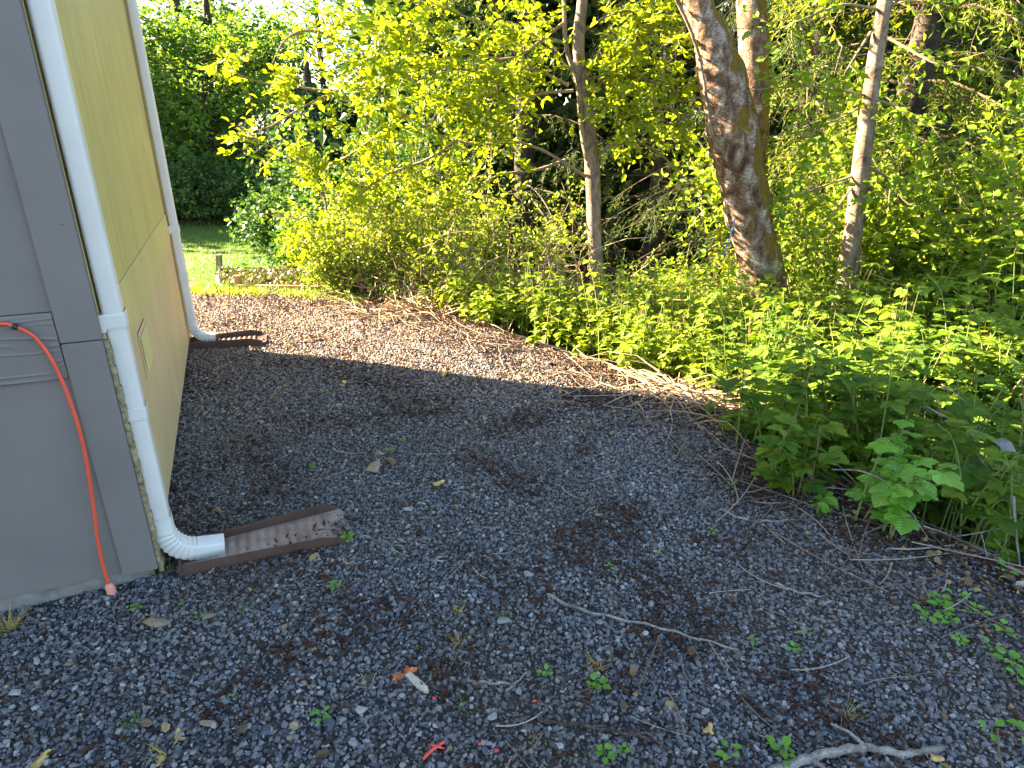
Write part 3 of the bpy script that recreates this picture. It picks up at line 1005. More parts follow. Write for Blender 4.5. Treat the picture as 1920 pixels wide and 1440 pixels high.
tag(scatter('gravel', base_sheet(-3.6, 2.8, .9, 3.4, .05, lambda x, y: dens_gravel(x, y) * sst(3.4, 3.1, y), .006), stones, 10500, .0045, .0140, 3, M['stone'], .6, .002),
    'dark crushed gravel covering the yard beside the house', 'gravel')
tag(scatter('gravel', base_sheet(-4.2, 2.4, 3.0, 7.0, .07, lambda x, y: dens_gravel(x, y) * sst(3.1, 3.4, y), .006), stones, 5200, .007, .0165, 4, M['stone'], .6, .002),
    'farther gravel running up to the lawn beyond the house', 'gravel')

# brown catkin litter and bits of dead leaf
def worm(seed):
    r = np.random.default_rng(seed)
    p = np.cumsum(np.array([(1, r.normal() * .5, r.normal() * .15) for _ in range(5)]), 0) * .22
    p -= p.mean(0)
    g = tubes(Geo(), p, np.array([.05, .12, .14, .11, .04]), 5)
    return g.mesh('catkin')
catkins = library('catkin_library', [worm(i) for i in range(6)], M['catkin'])
clumpy = lambda x, y: np.clip((vnoise(x, y, 3.3) * .5 + vnoise(x + 3, y - 2, 8.7) * .5 - .56) * 7, 0, 1)
dens_cat = lambda x, y: np.where(outside_house(x, y) & in_view(x, y) & (edge_dist(x, y) < .25), clumpy(x, y) * (.35 + .65 * sst(-1.6, 1.0, x)) * 2.0 + .06 + .5 * sst(-.7, -.1, edge_dist(x, y)), 0)
tag(scatter('catkin_litter', base_sheet(-3.2, 2.8, .9, 6.8, .05, dens_cat, .012), catkins, 1000, .014, .046, 8, M['catkin'], .4, .006),
    'dark brown catkin litter strewn over the gravel', 'litter')
def flake(seed):
    r = np.random.default_rng(seed)
    v = L_HEX[0].copy()
    v[:, 2] += r.normal(size=len(v)) * .12
    v[:, 1] *= r.uniform(.5, 1.1)
    f = [tuple(q) if q[2] != q[3] else tuple(q[:3]) for q in L_HEX[1]]
    me = bpy.data.meshes.new('dead_leaf')
    me.from_pydata([tuple(q) for q in v], [], f)
    return me
flakes = library('flake_library', [flake(i) for i in range(6)], M['leaf_litter'])
dens_fl = lambda x, y: np.where(outside_house(x, y) & in_view(x, y), .03 + .22 * sst(2.8, 5.0, y) + 1.0 * np.exp(-((edge_dist(x, y) - .12) / .28) ** 2), 0) * (edge_dist(x, y) < .8)
tag(scatter('leaf_litter', base_sheet(-3.2, 3.4, .9, 7.0, .06, dens_fl, .012), flakes, 900, .014, .045, 9, M['leaf_litter'], .6, .006),
    'dry brown leaf litter along the edge of the gravel', 'litter')

# fine dead twigs along the bank
def ground_twigs(n, where, lmin, lmax, rad, K=6, lift=.01):
    P = []
    for _ in range(n):
        x, y = where()
        a = random.uniform(0, 6.28)
        L = random.uniform(lmin, lmax)
        t = np.linspace(-.5, .5, K)
        bend = random.uniform(-.35, .35)
        px = x + np.cos(a) * t * L - np.sin(a) * bend * L * (t * t)
        py = y + np.sin(a) * t * L + np.cos(a) * bend * L * (t * t)
        pz = height(px, py) + lift + random.uniform(0, .02) + random.uniform(0, .04) * (t + .5) ** 2
        P.append(np.stack([px, py, pz], 1))
    return np.array(P)
def near_edge(lo, hi, i0=3, i1=13):
    while True:
        i = random.randint(i0, i1 - 1)
        a, b = EDGE[i], EDGE[i + 1]
        t = random.random()
        p = a + (b - a) * t
        nrm = np.array((-(b - a)[1], (b - a)[0])); nrm /= np.linalg.norm(nrm)
        p = p + nrm * random.uniform(lo, hi)
        return p
P = ground_twigs(300, lambda: near_edge(-.45, .35, 4, 13), .10, .55, .003)
g = tubes(Geo(), P, rng.uniform(.0012, .004, (len(P), 1)), 4, rng.random(len(P)))
P = ground_twigs(150, lambda: near_edge(-2.2, -.2, 6, 13), .04, .22, .002)
keepP = [p for p in P if outside_house(p[0, 0], p[0, 1])]
g = tubes(g, np.array(keepP), rng.uniform(.0010, .0026, (len(keepP), 1)), 4, rng.random(len(keepP)))
tag(obj('twig_litter', g, M['litter_twig'], kind='stuff'), 'thin dead twigs lying along the gravel edge', 'twigs')

LANDMARKS = [('orange dead leaf', 757, 1264), ('thick grey branch', 1600, 1408), ('red plastic strip', 812, 1405), ('near splash block', 510, 1025), ('yellow brown curled leaf', 72, 1425), ('dark blue slate rock', 623, 1369), ('long thin pale stick', 1200, 1165), ('broad lobed leafy plant', 1680, 930), ('tan rock pair', 715, 878), ('dry orange tuft', 1118, 1250), ('near house corner', 300, 1090), ('spiky yellow green tuft', 857, 1216), ('olive grey stone', 924, 1352), ('far splash block', 415, 640), ('dark half buried rock', 1103, 806), ('dry cane heap', 1290, 735), ('plug of the orange cord', 215, 1130), ('thin blue grey stick', 728, 1355), ('dark straight twig', 1460, 1350), ('broken pale twig', 1497, 1108), ('low round leaved weed', 1540, 965), ('pale wispy tuft', 1592, 1342), ('dark forked stick', 1140, 1370), ('ochre yellow pebble', 717, 1155), ('dark stick along the bank', 1840, 1090), ('brown bark like lump', 456, 1378), ('pale round stone above the blue grey stick', 679, 1340), ('short grey lichened stick', 905, 1278), ('yellowish stone by the shadow edge', 975, 713), ('pale stone at the left edge', 30, 1307), ('far edge of grass', 500, 560)]
USED = set()
def place_label(noun, px, py):
    """what it is and which landmark of the yard it lies beside"""
    def rel(dx, dy):
        if abs(dx) > 1.3 * abs(dy): return 'left of' if dx < 0 else 'right of'
        return 'behind' if dy < 0 else 'in front of'
    near = sorted(LANDMARKS, key=lambda l: math.hypot(px - l[1], (py - l[2]) * 1.5))
    for k, (nm, lx, ly) in enumerate(near[:5]):
        d = math.hypot(px - lx, py - ly)
        for word in ((['just '] if d < 70 else []) + ([''] if d < 190 else []) + (['well '] if d > 110 else [])):
            t = noun + ' ' + word + rel(px - lx, py - ly) + ' the ' + nm
            if word == 'well ' and rel(px - lx, py - ly) == 'in front of': t = noun + ' some way in front of the ' + nm
            if t not in USED:
                USED.add(t); return t
    for i in range(4):
        for j in range(i + 1, 5):
            t = noun + ' between the ' + near[i][0] + ' and the ' + near[j][0]
            if t not in USED:
                USED.add(t); return t
    return noun

# ------------------------------------------------------------------ loose sticks
def stick(label, pix, r0, r1, mat, lift=.012, group=None, knots=True, z=0.0):
    pts = np.array([at_z(*p, z + lift) for p in pix])
    c = pts.mean(0) * np.array((1, 1, 0))
    n = max(10, 5 * len(pix))
    L = smooth_line(pts, n)
    L[:, 2] += .004 * np.sin(np.arange(n) * 1.3)
    rad = np.linspace(r0, r1, n) * (1 + (.12 * np.sin(np.arange(n) * 2.1) if knots else 0))
    t = thing('stick', label, 'stick', c, group)
    obj('stem', tubes(Geo(), L, rad, 8, cap=True), mat, t, smooth=True)
    return t, L
t, L = stick('thick pale grey branch lying at the bottom right of the gravel', [(1440, 1452), (1500, 1428), (1545, 1414), (1600, 1404), (1640, 1404), (1690, 1414), (1730, 1410), (1768, 1401)], .013, .009, M['stick'])
obj('stub', tubes(Geo(), np.array([L[8], L[8] + (.015, -.03, .012), L[8] + (.02, -.055, .02)]), np.array([.006, .005, .003]), 6, cap=True), M['stick'], t)
obj('stub', tubes(Geo(), np.array([L[20], L[20] + (-.03, .04, .01), L[20] + (-.07, .06, .016)]), np.array([.006, .004, .003]), 6, cap=True), M['stick'], t)
stick('long thin pale stick lying across the middle of the gravel', [(1025, 1115), (1080, 1140), (1150, 1158), (1230, 1175), (1300, 1195), (1385, 1218)], .0062, .003, M['stick'])
t, L = stick('pale forked twig lying at the mouth of the near splash block', [(645, 990), (690, 1008), (735, 1020), (768, 1030)], .005, .003, M['stick'])
obj('stub', tubes(Geo(), smooth_line(np.array([L[8], at_z(735, 1008, .014), at_z(762, 1018, .012)]), 6), .003, 5), M['stick'], t)
t, L = stick('dark forked stick lying low on the gravel near the bottom centre', [(1012, 1352), (1090, 1360), (1160, 1372), (1205, 1380), (1260, 1404)], .005, .0028, M['brown_stick'])
obj('stub', tubes(Geo(), smooth_line(np.array([L[16], at_z(1245, 1372, .014), at_z(1300, 1358, .012)]), 6), .0026, 5), M['brown_stick'], t)
stick('short grey lichened stick beside the wood chip', [(842, 1274), (880, 1277), (920, 1281), (965, 1281)], .007, .004, M['stick'])
stick('short straight pale stick slanting beside the grey stick', [(948, 1298), (970, 1278), (992, 1256)], .0034, .003, M['stick'])
stick('short pale peeled stick above the wood chip', [(805, 1276), (820, 1262), (835, 1252)], .006, .005, M['stick'])
stick('blue grey thin stick below the yellow grass tuft', [(690, 1310), (710, 1335), (740, 1368), (768, 1396)], .0026, .002, M['stick'])
stick('dark straight twig right of the bottom centre', [(1405, 1308), (1440, 1340), (1475, 1366), (1512, 1392)], .0034, .0024, M['brown_stick'])
stick('grey twig lying on the gravel in front of the tall leafy plant', [(1350, 955), (1400, 975), (1450, 977), (1515, 974)], .006, .004, M['stick'])
stick('curved pale twig at the foot of the tall leafy plant', [(1563, 1005), (1568, 990), (1590, 987), (1640, 990)], .0035, .003, M['stick'])
stick('pale broken twig below the dark bank', [(1455, 1095), (1490, 1108), (1540, 1118)], .006, .004, M['stick'])
stick('short white stick right of the broken twig', [(1535, 1133), (1565, 1127)], .006, .005, M['stick'])
stick('thin dark stick running down the bank edge', [(1740, 1000), (1800, 1050), (1860, 1105), (1930, 1165)], .006, .004, M['brown_stick'], .03)
stick('slim pale twig in the shade left of the rocks', [(640, 880), (650, 862)], .006, .006, M['stick'])
stick('thin pale twig on the shaded middle gravel', [(905, 885), (930, 900), (947, 915)], .0035, .003, M['stick'])
for pix in ([(1700, 1195), (1740, 1190), (1760, 1191)], [(1050, 1005), (1080, 1000), (1100, 1004)], [(1210, 1200), (1225, 1220), (1235, 1240)], [(1680, 1240), (1700, 1228), (1712, 1212)], [(860, 1140), (880, 1150), (890, 1165)], [(300, 1190), (350, 1170), (385, 1150)], [(980, 1420), (1000, 1440)], [(1310, 1180), (1350, 1200)]):
    stick(place_label('short thin twig', *pix[0]), pix, .0028, .002, M['brown_stick'], group='short twigs on the gravel')

# ------------------------------------------------------------------ rocks
def rock(label, px, py, wpx, mat, seed, flat=.55, group=None, rot=0.0, asp=.7, name='rock'):
    p = at_z(px, py, 0)
    f = p[1] * math.cos(CAM_T) + (CAM_H) * math.sin(CAM_T)
    s = wpx / CAM_F * f * .5
    r = np.random.default_rng(seed)
    import bmesh
    bm = bmesh.new()
    for q in norm(r.normal(size=(13, 3))) * r.uniform(.8, 1.1, (13, 1)): bm.verts.new(q * np.array((1, asp, flat)) * s)
    res = bmesh.ops.convex_hull(bm, input=bm.verts)
    bmesh.ops.delete(bm, geom=[e for e in res['geom_interior'] if isinstance(e, bmesh.types.BMVert)], context='VERTS')
    bmesh.ops.bevel(bm, geom=list(bm.edges), offset=s * .05, segments=1, affect='EDGES')
    me = bpy.data.meshes.new(name)
    bm.to_mesh(me); bm.free()
    o = obj(name, me, mat)
    o.location = (p[0], p[1], s * flat * .55 + .012)
    o.rotation_euler = (.1, .1, rot)
    return tag(o, label, 'rock', group)
rock('flat tan rock with a grey face, left one of the pair on the shaded gravel', 707, 884, 46, M['tan_rock'], 31, .5, rot=.9, asp=.6)
rock('pale tan stone right beside the flat tan rock', 735, 872, 30, M['tan_rock'], 32, .45, rot=2.2, asp=.6)
rock('small tan stone just behind the tan pair', 712, 856, 20, M['tan_rock'], 3, .5)
rock('rounded yellowish stone by the shadow edge', 975, 713, 22, M['tan_rock'], 4, .6)
rock('dark brown half buried rock in the middle of the shaded gravel', 1103, 806, 36, M['brown_rock'], 5, .45)
rock('flat pale stone in the middle left of the gravel', 768, 962, 26, M['pale_rock'], 6, .4)
rock('dark blue slate rock near the bottom, beside a green tuft', 623, 1369, 44, M['slate_rock'], 7, .5, rot=-.5, asp=.6)
rock('round pale grey stone above the thin blue grey stick', 679, 1340, 28, M['pale_rock'], 8, .6)
rock('white chip just below the round pale grey stone', 684, 1356, 15, M['pale_rock'], 9, .5)
rock('angular olive grey stone near the bottom centre', 924, 1352, 28, M['grey_rock'], 10, .6)
rock('pale flat stone at the left edge of the gravel', 30, 1307, 28, M['pale_rock'], 11, .4)
rock('grey wedge stone at bottom left of centre', 420, 1327, 26, M['grey_rock'], 12, .5)
rock('rounded grey stone at the bottom, right of the slate', 661, 1402, 30, M['grey_rock'], 13, .5)
rock('brown bark like lump at the bottom left', 456, 1378, 40, M['brown_rock'], 14, .4, rot=1.1, asp=.55)
rock('tan stone at the bottom left with a pale twig', 392, 1366, 40, M['tan_rock'], 15, .35, asp=.5)
rock('ochre yellow pebble right of the near splash block', 717, 1155, 17, M['tan_rock'], 16, .6)
rock('dark slate slab left of the ochre pebble', 520, 1148, 40, M['slate_rock'], 17, .35)
rock('blue slate stone below the bottom left slate', 500, 1379, 40, M['slate_rock'], 18, .4)
rock('long pale tan stone on the left gravel', 598, 1188, 28, M['tan_rock'], 19, .4, asp=.5)
rock('brown cobble behind the grass tuft of the middle', 990, 1083, 24, M['grey_rock'], 20, .5)
rock('grey flat stone right of the splash block twig', 825, 1055, 26, M['grey_rock'], 21, .4)
rock('buff dusty flat stone in front of the house corner', 300, 1173, 60, M['tan_rock'], 22, .12, asp=.5)
rock('second buff stone set flat near the house corner', 393, 1163, 40, M['tan_rock'], 23, .2)
rock('pale knobbly stone on the bank at the right edge', 1908, 1103, 26, M['pale_rock'], 24, .8)
rock('grey stone near the yellow tuft in the middle', 945, 1172, 34, M['grey_rock'], 25, .5)
rock('pink buff stone at the bottom left of centre', 545, 1391, 22, M['tan_rock'], 26, .6)
pr = random.Random(3)
for i in range(46):
    px, py = pr.uniform(20, 1500), pr.uniform(1120, 1430)
    if px < 330 and py < 1200: continue
    wd, mt = pr.uniform(15, 24), pr.choice(['grey_rock', 'slate_rock', 'slate_rock', 'pale_rock', 'grey_rock'])
    rock(place_label({'grey_rock': 'larger grey stone', 'slate_rock': 'larger dark slate stone', 'pale_rock': 'larger pale stone'}[mt], px, py), px, py, wd, M[mt], 100 + i, pr.uniform(.4, .65), 'larger stones among the gravel', pr.uniform(0, 6))

# ------------------------------------------------------------------ small litter pieces
def curled_leaf(label, px, py, wpx, mat, rot, lobes=5, group=None, name='fallen_leaf'):
    p = at_z(px, py, .016)
    f = p[1] * math.cos(CAM_T) + CAM_H * math.sin(CAM_T)
    s = wpx / CAM_F * f * .5
    n = 26
    r = random.Random(px)
    v = [(0, 0, .12)]
    for ring in (.55, 1.0):
        for i in range(n):
            a = 2 * math.pi * i / n
            q = ring * (1 + .32 * math.cos(lobes * a) * ring + r.uniform(-.08, .08))
            v.append((q * math.cos(a), .75 * q * math.sin(a), .25 * math.sin(2 * a + 1) * ring + r.uniform(-.06, .06)))
    fcs = [(0, 1 + i, 1 + (i + 1) % n) for i in range(n)] + [(1 + i, 1 + n + i, 1 + n + (i + 1) % n) for i in range(n)] + [(1 + i, 1 + n + (i + 1) % n, 1 + (i + 1) % n) for i in range(n)]
    me = bpy.data.meshes.new(name)
    me.from_pydata([(a * s, b * s, c * s) for a, b, c in v], [], fcs)
    o = obj(name, me, mat)
    md = o.modifiers.new('thickness', 'SOLIDIFY'); md.thickness = .0012
    o.location = p
    o.rotation_euler = (0, 0, rot)
    return tag(o, label, 'leaf', group)
curled_leaf('orange dead leaf torn at the edges beside a wood chip', 757, 1264, 42, M['orange_leaf'], .4)
curled_leaf('yellow brown curled leaf at the bottom left corner', 72, 1425, 34, M['tan_leaf'], 1.0, 3)
curled_leaf('tan curled leaf near the bottom left tan stone', 335, 1382, 28, M['tan_leaf'], 2.0, 3)
curled_leaf('brown leaf scrap on the gravel left of the middle', 577, 1221, 26, M['tan_leaf'], .2, 3)
for px, py in ((1755, 1420), (650, 1055), (300, 1425), (1330, 1368), (820, 905), (835, 700), (640, 720), (1060, 735)):
    curled_leaf(place_label('crumpled tan leaf scrap', px, py), px, py, 22, M['tan_leaf'], px * .1, 3, 'leaf scraps on the gravel')
# wood chip
a, b = at_z(764, 1264, .02), at_z(803, 1300, .014)
d = norm(b - a); sdir = np.array((-d[1], d[0], 0))
w0 = [.009, .012, .0125, .011, .004]
g = Geo(); V = []
for i, t in enumerate((0, .3, .6, .85, 1.0)):
    c = a + (b - a) * t
    for (s_, h) in ((-1, 0), (1, 0), (1, .005), (-1, .005)): V.append(c + sdir * s_ * w0[i] + np.array((0, 0, h)))
idx = np.arange(20).reshape(5, 4)
g.add(V, [(idx[i, j], idx[i, (j + 1) % 4], idx[i + 1, (j + 1) % 4], idx[i + 1, j]) for i in range(4) for j in range(4)] + [tuple(idx[0][::-1]), tuple(idx[4])])
tag(obj('wood_chip', g, M['chip']), 'pale flat wood chip next to the orange dead leaf', 'wood chip')
# red plastic scrap
t = thing('plastic_scrap', 'bright red plastic strip lying on the gravel at the bottom', 'plastic scrap', at_z(812, 1405, 0))
obj('strip', tubes(Geo(), smooth_line(np.array([at_z(793, 1424, .014), at_z(808, 1408, .02), at_z(832, 1391, .016)]), 8), .0045, 6, cap=True), M['red'], t)
obj('torn_piece', tubes(Geo(), smooth_line(np.array([at_z(802, 1396, .012), at_z(818, 1399, .022), at_z(834, 1404, .012)]), 6), np.array([.002, .004, .003, .004, .003, .002]), 5), M['red'], t)
for px, py in ((837, 1303), (900, 1402), (931, 1414), (815, 1316), (1003, 1321)):
    tag(rock('', px, py, 11, M['red'], px, .5, name='red_fragment'), place_label('tiny red plastic fragment', px, py), 'plastic scrap', 'red fragments on the gravel')
    
# ------------------------------------------------------------------ weeds on the gravel
leaf_small = Geo(); tv, tf = L_HEX
def leaf_mesh(name, tmpl, mat, length, width, tint):
    g = Geo()
    leaves(g, np.zeros((1, 3)), np.array([[1., 0, 0]]), np.array([[0, 0, 1.]]), length, width, tmpl, np.array([tint]))
    me = g.mesh(name, smooth=False)
    me.materials.append(mat)
    return me
def place_leaf(name, me, parent, base, d, up, s):
    d = Vector(d).normalized()
    side = Vector(up).cross(d).normalized()
    u = d.cross(side)
    m = Matrix((d, side, u)).transposed()
    o = bpy.data.objects.new(name, me)
    COL.objects.link(o)
    o.parent = parent
    o.rotation_mode = 'QUATERNION'
    o.rotation_quaternion = m.to_quaternion()
    o.location = base
    o.scale = (s, s, s)
    return o
SEED = [leaf_mesh('leaf', L_HEX, M['seedling_leaf'], .034, .026, t) for t in (.2, .8)]
def seedling(seed):
    r = random.Random(seed)
    t = thing('seedling', 'small green seedling sprouting from the gravel', 'weed', (0, 0, 0))
    g = Geo()
    stems = r.choice((1, 2, 2))
    for s in range(stems):
        bx, by = r.uniform(-.02, .02), r.uniform(-.02, .02)
        hgt = r.uniform(.02, .05)
        top = np.array((bx + r.uniform(-.015, .015), by + r.uniform(-.015, .015), hgt))
        tubes(g, smooth_line(np.array([(bx, by, 0), (top[0], top[1], hgt * .6), top]), 5), .0012, 4, .2)
        a0 = r.uniform(0, 6)
        for k in range(r.choice((4, 5, 6))):
            a = a0 + k * 2.4
            hh = hgt * (.5 + .5 * (k / 5))
            off = r.uniform(.004, .02)
            place_leaf('leaf', SEED[k % 2], t, (top[0] + off * math.cos(a), top[1] + off * math.sin(a), hh), (math.cos(a), math.sin(a), r.uniform(-.1, .45)), (0, 0, 1), r.uniform(.45, .95))
    obj('stem', g, M['green_stem'], t, local=True)
    return t
protos = [seedling(i) for i in range(4)]
def copy_tree(o, parent=None):
    c = o.copy()
    COL.objects.link(c)
    if parent is not None: c.parent = parent
    for ch in list(o.children): copy_tree(ch, c)
    return c
sd_pix = [(1745, 1132, 1.2), (1772, 1150, 1.5), (1790, 1128, 1.2), (1742, 1180, 1.3), (1775, 1168, 1.1), (1840, 1163, 1.2), (1855, 1225, 1.0), (1880, 1208, 1.1), (1900, 1255, 1.3), (1905, 1288, 1.1), (1862, 1385, 1.3), (1912, 1408, 1.4), (1803, 1220, .9), (1480, 1221, .8), (1508, 1193, .7), (1407, 1206, .6), (1112, 1300, 1.1), (1450, 1400, 1.2), (1462, 1428, 1.2), (1362, 1418, 1.0), (1122, 1420, .9), (1170, 1408, .7), (805, 960, .7), (758, 832, .8), (630, 1108, .8), (262, 1150, .8), (375, 1165, .6), (612, 742, .9), (590, 878, .6), (1145, 1070, .7), (1885, 1072, 1.3), (600, 1368, .8), (660, 1022, 1.0), (1372, 915, .8), (1430, 925, .7), (1330, 1005, .6), (730, 850, .7), (1015, 1268, .8), (440, 1320, .5), (345, 1140, .5), (980, 700, .6), (880, 560, .6), (480, 600, .8), (540, 640, .8), (500, 620, .7), (1250, 700, .7), (950, 960, .5)]
for i, (px, py, s) in enumerate(sd_pix):
    o = protos[i] if i < 4 else copy_tree(protos[i % 4])
    p = at_z(px, py, 0)
    z = float(height(p[0], p[1]))
    o.location = (p[0], p[1], z + .012)
    o.rotation_euler = (0, 0, i * 1.3)
    o.scale = (s * .92,) * 3
    if px > 1700: o['label'], o['group'] = place_label('bright green seedling', px, py), 'seedlings below the bank at right'
    else: o['label'], o['group'] = place_label('small green seedling', px, py), 'seedlings scattered over the gravel'

def grass_tuft(label, px, py, n, hgt, mat, spread=.03, group=None, z=None):
    p = at_z(px, py, 0)
    b = p + np.array((0, 0, (float(height(p[0], p[1])) if z is None else z) + .004))
    t = thing('grass_tuft', label, 'grass tuft', b, group)
    base = b + np.concatenate([rng.normal(size=(n, 2)) * spread * .35, np.zeros((n, 1))], 1)
    d = norm(np.concatenate([rng.normal(size=(n, 2)) * .7, np.abs(rng.normal(size=(n, 1))) * .6 + .35], 1))
    blades(g := Geo(), base, d, rng.uniform(.6, 1.2, n) * hgt, .0035)
    obj('blades', g, mat, t, kind='stuff')
    return t
def blades(g, base, d, L, w, K=4):
    N = len(base)
    t = np.linspace(0, 1, K)
    P = base[:, None] + d[:, None] * (t[None, :, None] * L[:, None, None]) + np.array((0, 0, -.55)) * (t ** 2)[None, :, None] * (L * (1 - d[:, 2] * .7))[:, None, None]
    side = norm(np.cross(d, np.array((0, 0, 1.)) + rng.normal(size=d.shape) * .3))
    wd = w * (1 - t * .92)
    A = P + side[:, None] * wd[None, :, None] * .5
    B = P - side[:, None] * wd[None, :, None] * .5
    V = np.stack([A, B], 2).reshape(-1, 3)
    idx = np.arange(N * K * 2).reshape(N, K, 2)
    F = np.stack([idx[:, :-1, 0], idx[:, 1:, 0], idx[:, 1:, 1], idx[:, :-1, 1]], -1).reshape(-1, 4)
    g.add(V, F, np.repeat(rng.random(N), K * 2))
    return g
grass_tuft('spiky yellow green grass tuft in the middle of the foreground', 857, 1216, 30, .075, M['dry_grass'])
grass_tuft('small pale tuft just behind the spiky yellow green tuft', 862, 1153, 18, .055, M['dry_grass'])
grass_tuft('green grass tuft next to the grey stone in the middle', 942, 1165, 22, .07, M['grass'])
grass_tuft('dry orange grass tuft right of the middle foreground', 1118, 1250, 30, .07, M['dry_grass'])
grass_tuft('small yellow tuft at the top of the blue grey stick', 689, 1292, 22, .06, M['dry_grass'])
grass_tuft('two bladed green tuft above the olive grey stone', 877, 1334, 12, .075, M['grass'])
grass_tuft('mossy green tuft at the bottom left', 252, 1368, 40, .05, M['grass'])
grass_tuft('thin green tuft left of the house corner stones', 452, 1153, 16, .05, M['grass'])
grass_tuft('pale wispy tuft in the right foreground', 1592, 1342, 22, .07, M['dry_grass'])
grass_tuft('dry orange roots left of the bottom centre', 300, 1420, 30, .05, M['dry_grass'])
grass_tuft('tan dry tuft against the foundation at the left edge', 18, 1180, 46, .12, M['dry_grass'])
grass_tuft('mossy weeds at the foot of the near house corner', 308, 1078, 34, .09, M['grass'], .04)
grass_tuft('dry wisp beside the stick at the bottom centre', 1000, 1395, 16, .05, M['dry_grass'])
for px, py in ((470, 620), (500, 590), (560, 605), (420, 575), (610, 700), (645, 600), (540, 650), (700, 590), (430, 600), (770, 640), (1090, 690)):
    grass_tuft(place_label('small yellow grass tuft', px, py), px, py, 14, .06, M['dry_grass'], group='tufts in the sunlit far gravel')

# ------------------------------------------------------------------ lawn grass, sunlit grass rim
n = 52000
x = rng.uniform(-9.5, -.8, n); y = 6.3 + rng.power(1.6, n) * 0 + rng.random(n) ** 1.3 * 8.2
ok = (edge_dist(x, y) > .02) & (x < -.95 - .12 * (y - 6.5)) & (np.abs(x) / (y + .6) < .62)
x, y = x[ok], y[ok]
b = np.stack([x, y, height(x, y) + .01], 1)
d = norm(np.concatenate([rng.normal(size=(len(b), 2)) * .45, np.ones((len(b), 1))], 1))
tag(obj('lawn_grass', blades(Geo(), b, d, rng.uniform(.03, .075, len(b)), .009, 3), M['grass'], kind='stuff'), 'mown green lawn grass beyond the gravel', 'grass')
n = 2600
t_ = rng.random(n)
ex = -4.2 + t_ * 2.75
ey = np.interp(ex, EDGE[:5, 0], EDGE[:5, 1]) + rng.normal(size=n) * .08 - .02
b = np.stack([ex, ey, height(ex, ey)], 1)
clump = .35 + .75 * vnoise(ex, ey, 9)
d = norm(np.concatenate([rng.normal(size=(n, 2)) * .4, np.ones((n, 1))], 1))
tag(obj('grass_rim', blades(Geo(), b, d, rng.uniform(.05, .11, n) * clump * np.interp(ex, [-3.0, -2.5], [1.1, .75]), .008, 4), M['sun_tinted_rim_grass'], kind='stuff'), 'sunlit longer grass along the far edge of the gravel', 'grass')

# ------------------------------------------------------------------ garden bed on the lawn
ZL = -.27
bed = thing('garden_bed', 'low plank framed garden bed on the lawn beyond the gravel', 'garden bed', at_z(540, 525, ZL))
def plank(p, q, h, th, mat, label=None, z0=None):
    p, q = np.asarray(p, float), np.asarray(q, float)
    d = norm((q - p)[None])[0]
    s = np.array((-d[1], d[0], 0)) * th * .5
    V = []
    for c in (p, q):
        for (sg, hh) in ((-1, 0), (1, 0), (1, h), (-1, h)): V.append(c + s * sg + np.array((0, 0, hh)))
    g = Geo().add(V, [(0, 1, 2, 3), (7, 6, 5, 4), (0, 4, 5, 1), (1, 5, 6, 2), (2, 6, 7, 3), (3, 7, 4, 0)])
    return obj('plank', g, mat, bed, label=label)
fl, fr = at_z(425, 537, ZL + .25) , at_z(700, 541, ZL + .25)
bl, br = at_z(407, 513, ZL + .12), at_z(625, 513, ZL + .12)
for q in (fl, fr, bl, br): q[2] = ZL
plank(fl + (.12, 0, 0), fr, .27, .04, M['plank'], 'front plank of the bed')
plank(bl, br, .13, .04, M['plank'])
plank(bl, fl, .14, .035, M['grey_plank'], 'whitish weathered end plank')
plank(br, fr, .14, .04, M['plank'])
def post(px, y0, y1, base, w, mat, lean=0.0):
    h = .36
    V = []
    for z, k in ((-.05, 0), (h, 1)):
        for sx, sy in ((-1, -1), (1, -1), (1, 1), (-1, 1)): V.append(base + np.array((sx * w + lean * k, sy * w, z)))
    return obj('post', Geo().add(V, [(3, 2, 1, 0), (4, 5, 6, 7), (0, 1, 5, 4), (1, 2, 6, 5), (2, 3, 7, 6), (3, 0, 4, 7)]), mat, bed)
post(0, 0, 0, bl + (.0, .03, 0), .03, M['grey_plank'], .05)
post(0, 0, 0, fl + (.11, .06, 0), .03, M['plank'])
post(0, 0, 0, np.array((*at_z(573, 513, ZL + .1)[:2], ZL)), .03, M['grey_plank'])
n = 4200
u, v = rng.random(n), rng.random(n)
q = (fl * (1 - u)[:, None] + fr * u[:, None]) * (1 - v)[:, None] + (bl * (1 - u)[:, None] + br * u[:, None]) * v[:, None]
q[:, 2] = ZL + .15 + .03 * rng.random(n)
M['bed_litter'] = leaf_mat('bed_litter', [(.10, .08, .06), (.20, .18, .15), (.05, .12, .03), (.16, .11, .07), (.08, .15, .03)], .15)
obj('mulch', leaves(Geo(), q, rnd_dir(n), norm(np.array((0, 0, 1.)) + rng.normal(size=(n, 3)) * .4), .07, .05, L_KITE), M['bed_litter'], bed, kind='stuff')
gs = Geo(); gs.add([fl + (0, 0, .145), fr + (0, 0, .145), br + (0, 0, .145), bl + (0, 0, .145)], [(0, 1, 2, 3)])
obj('soil', gs, M['soil'], bed)

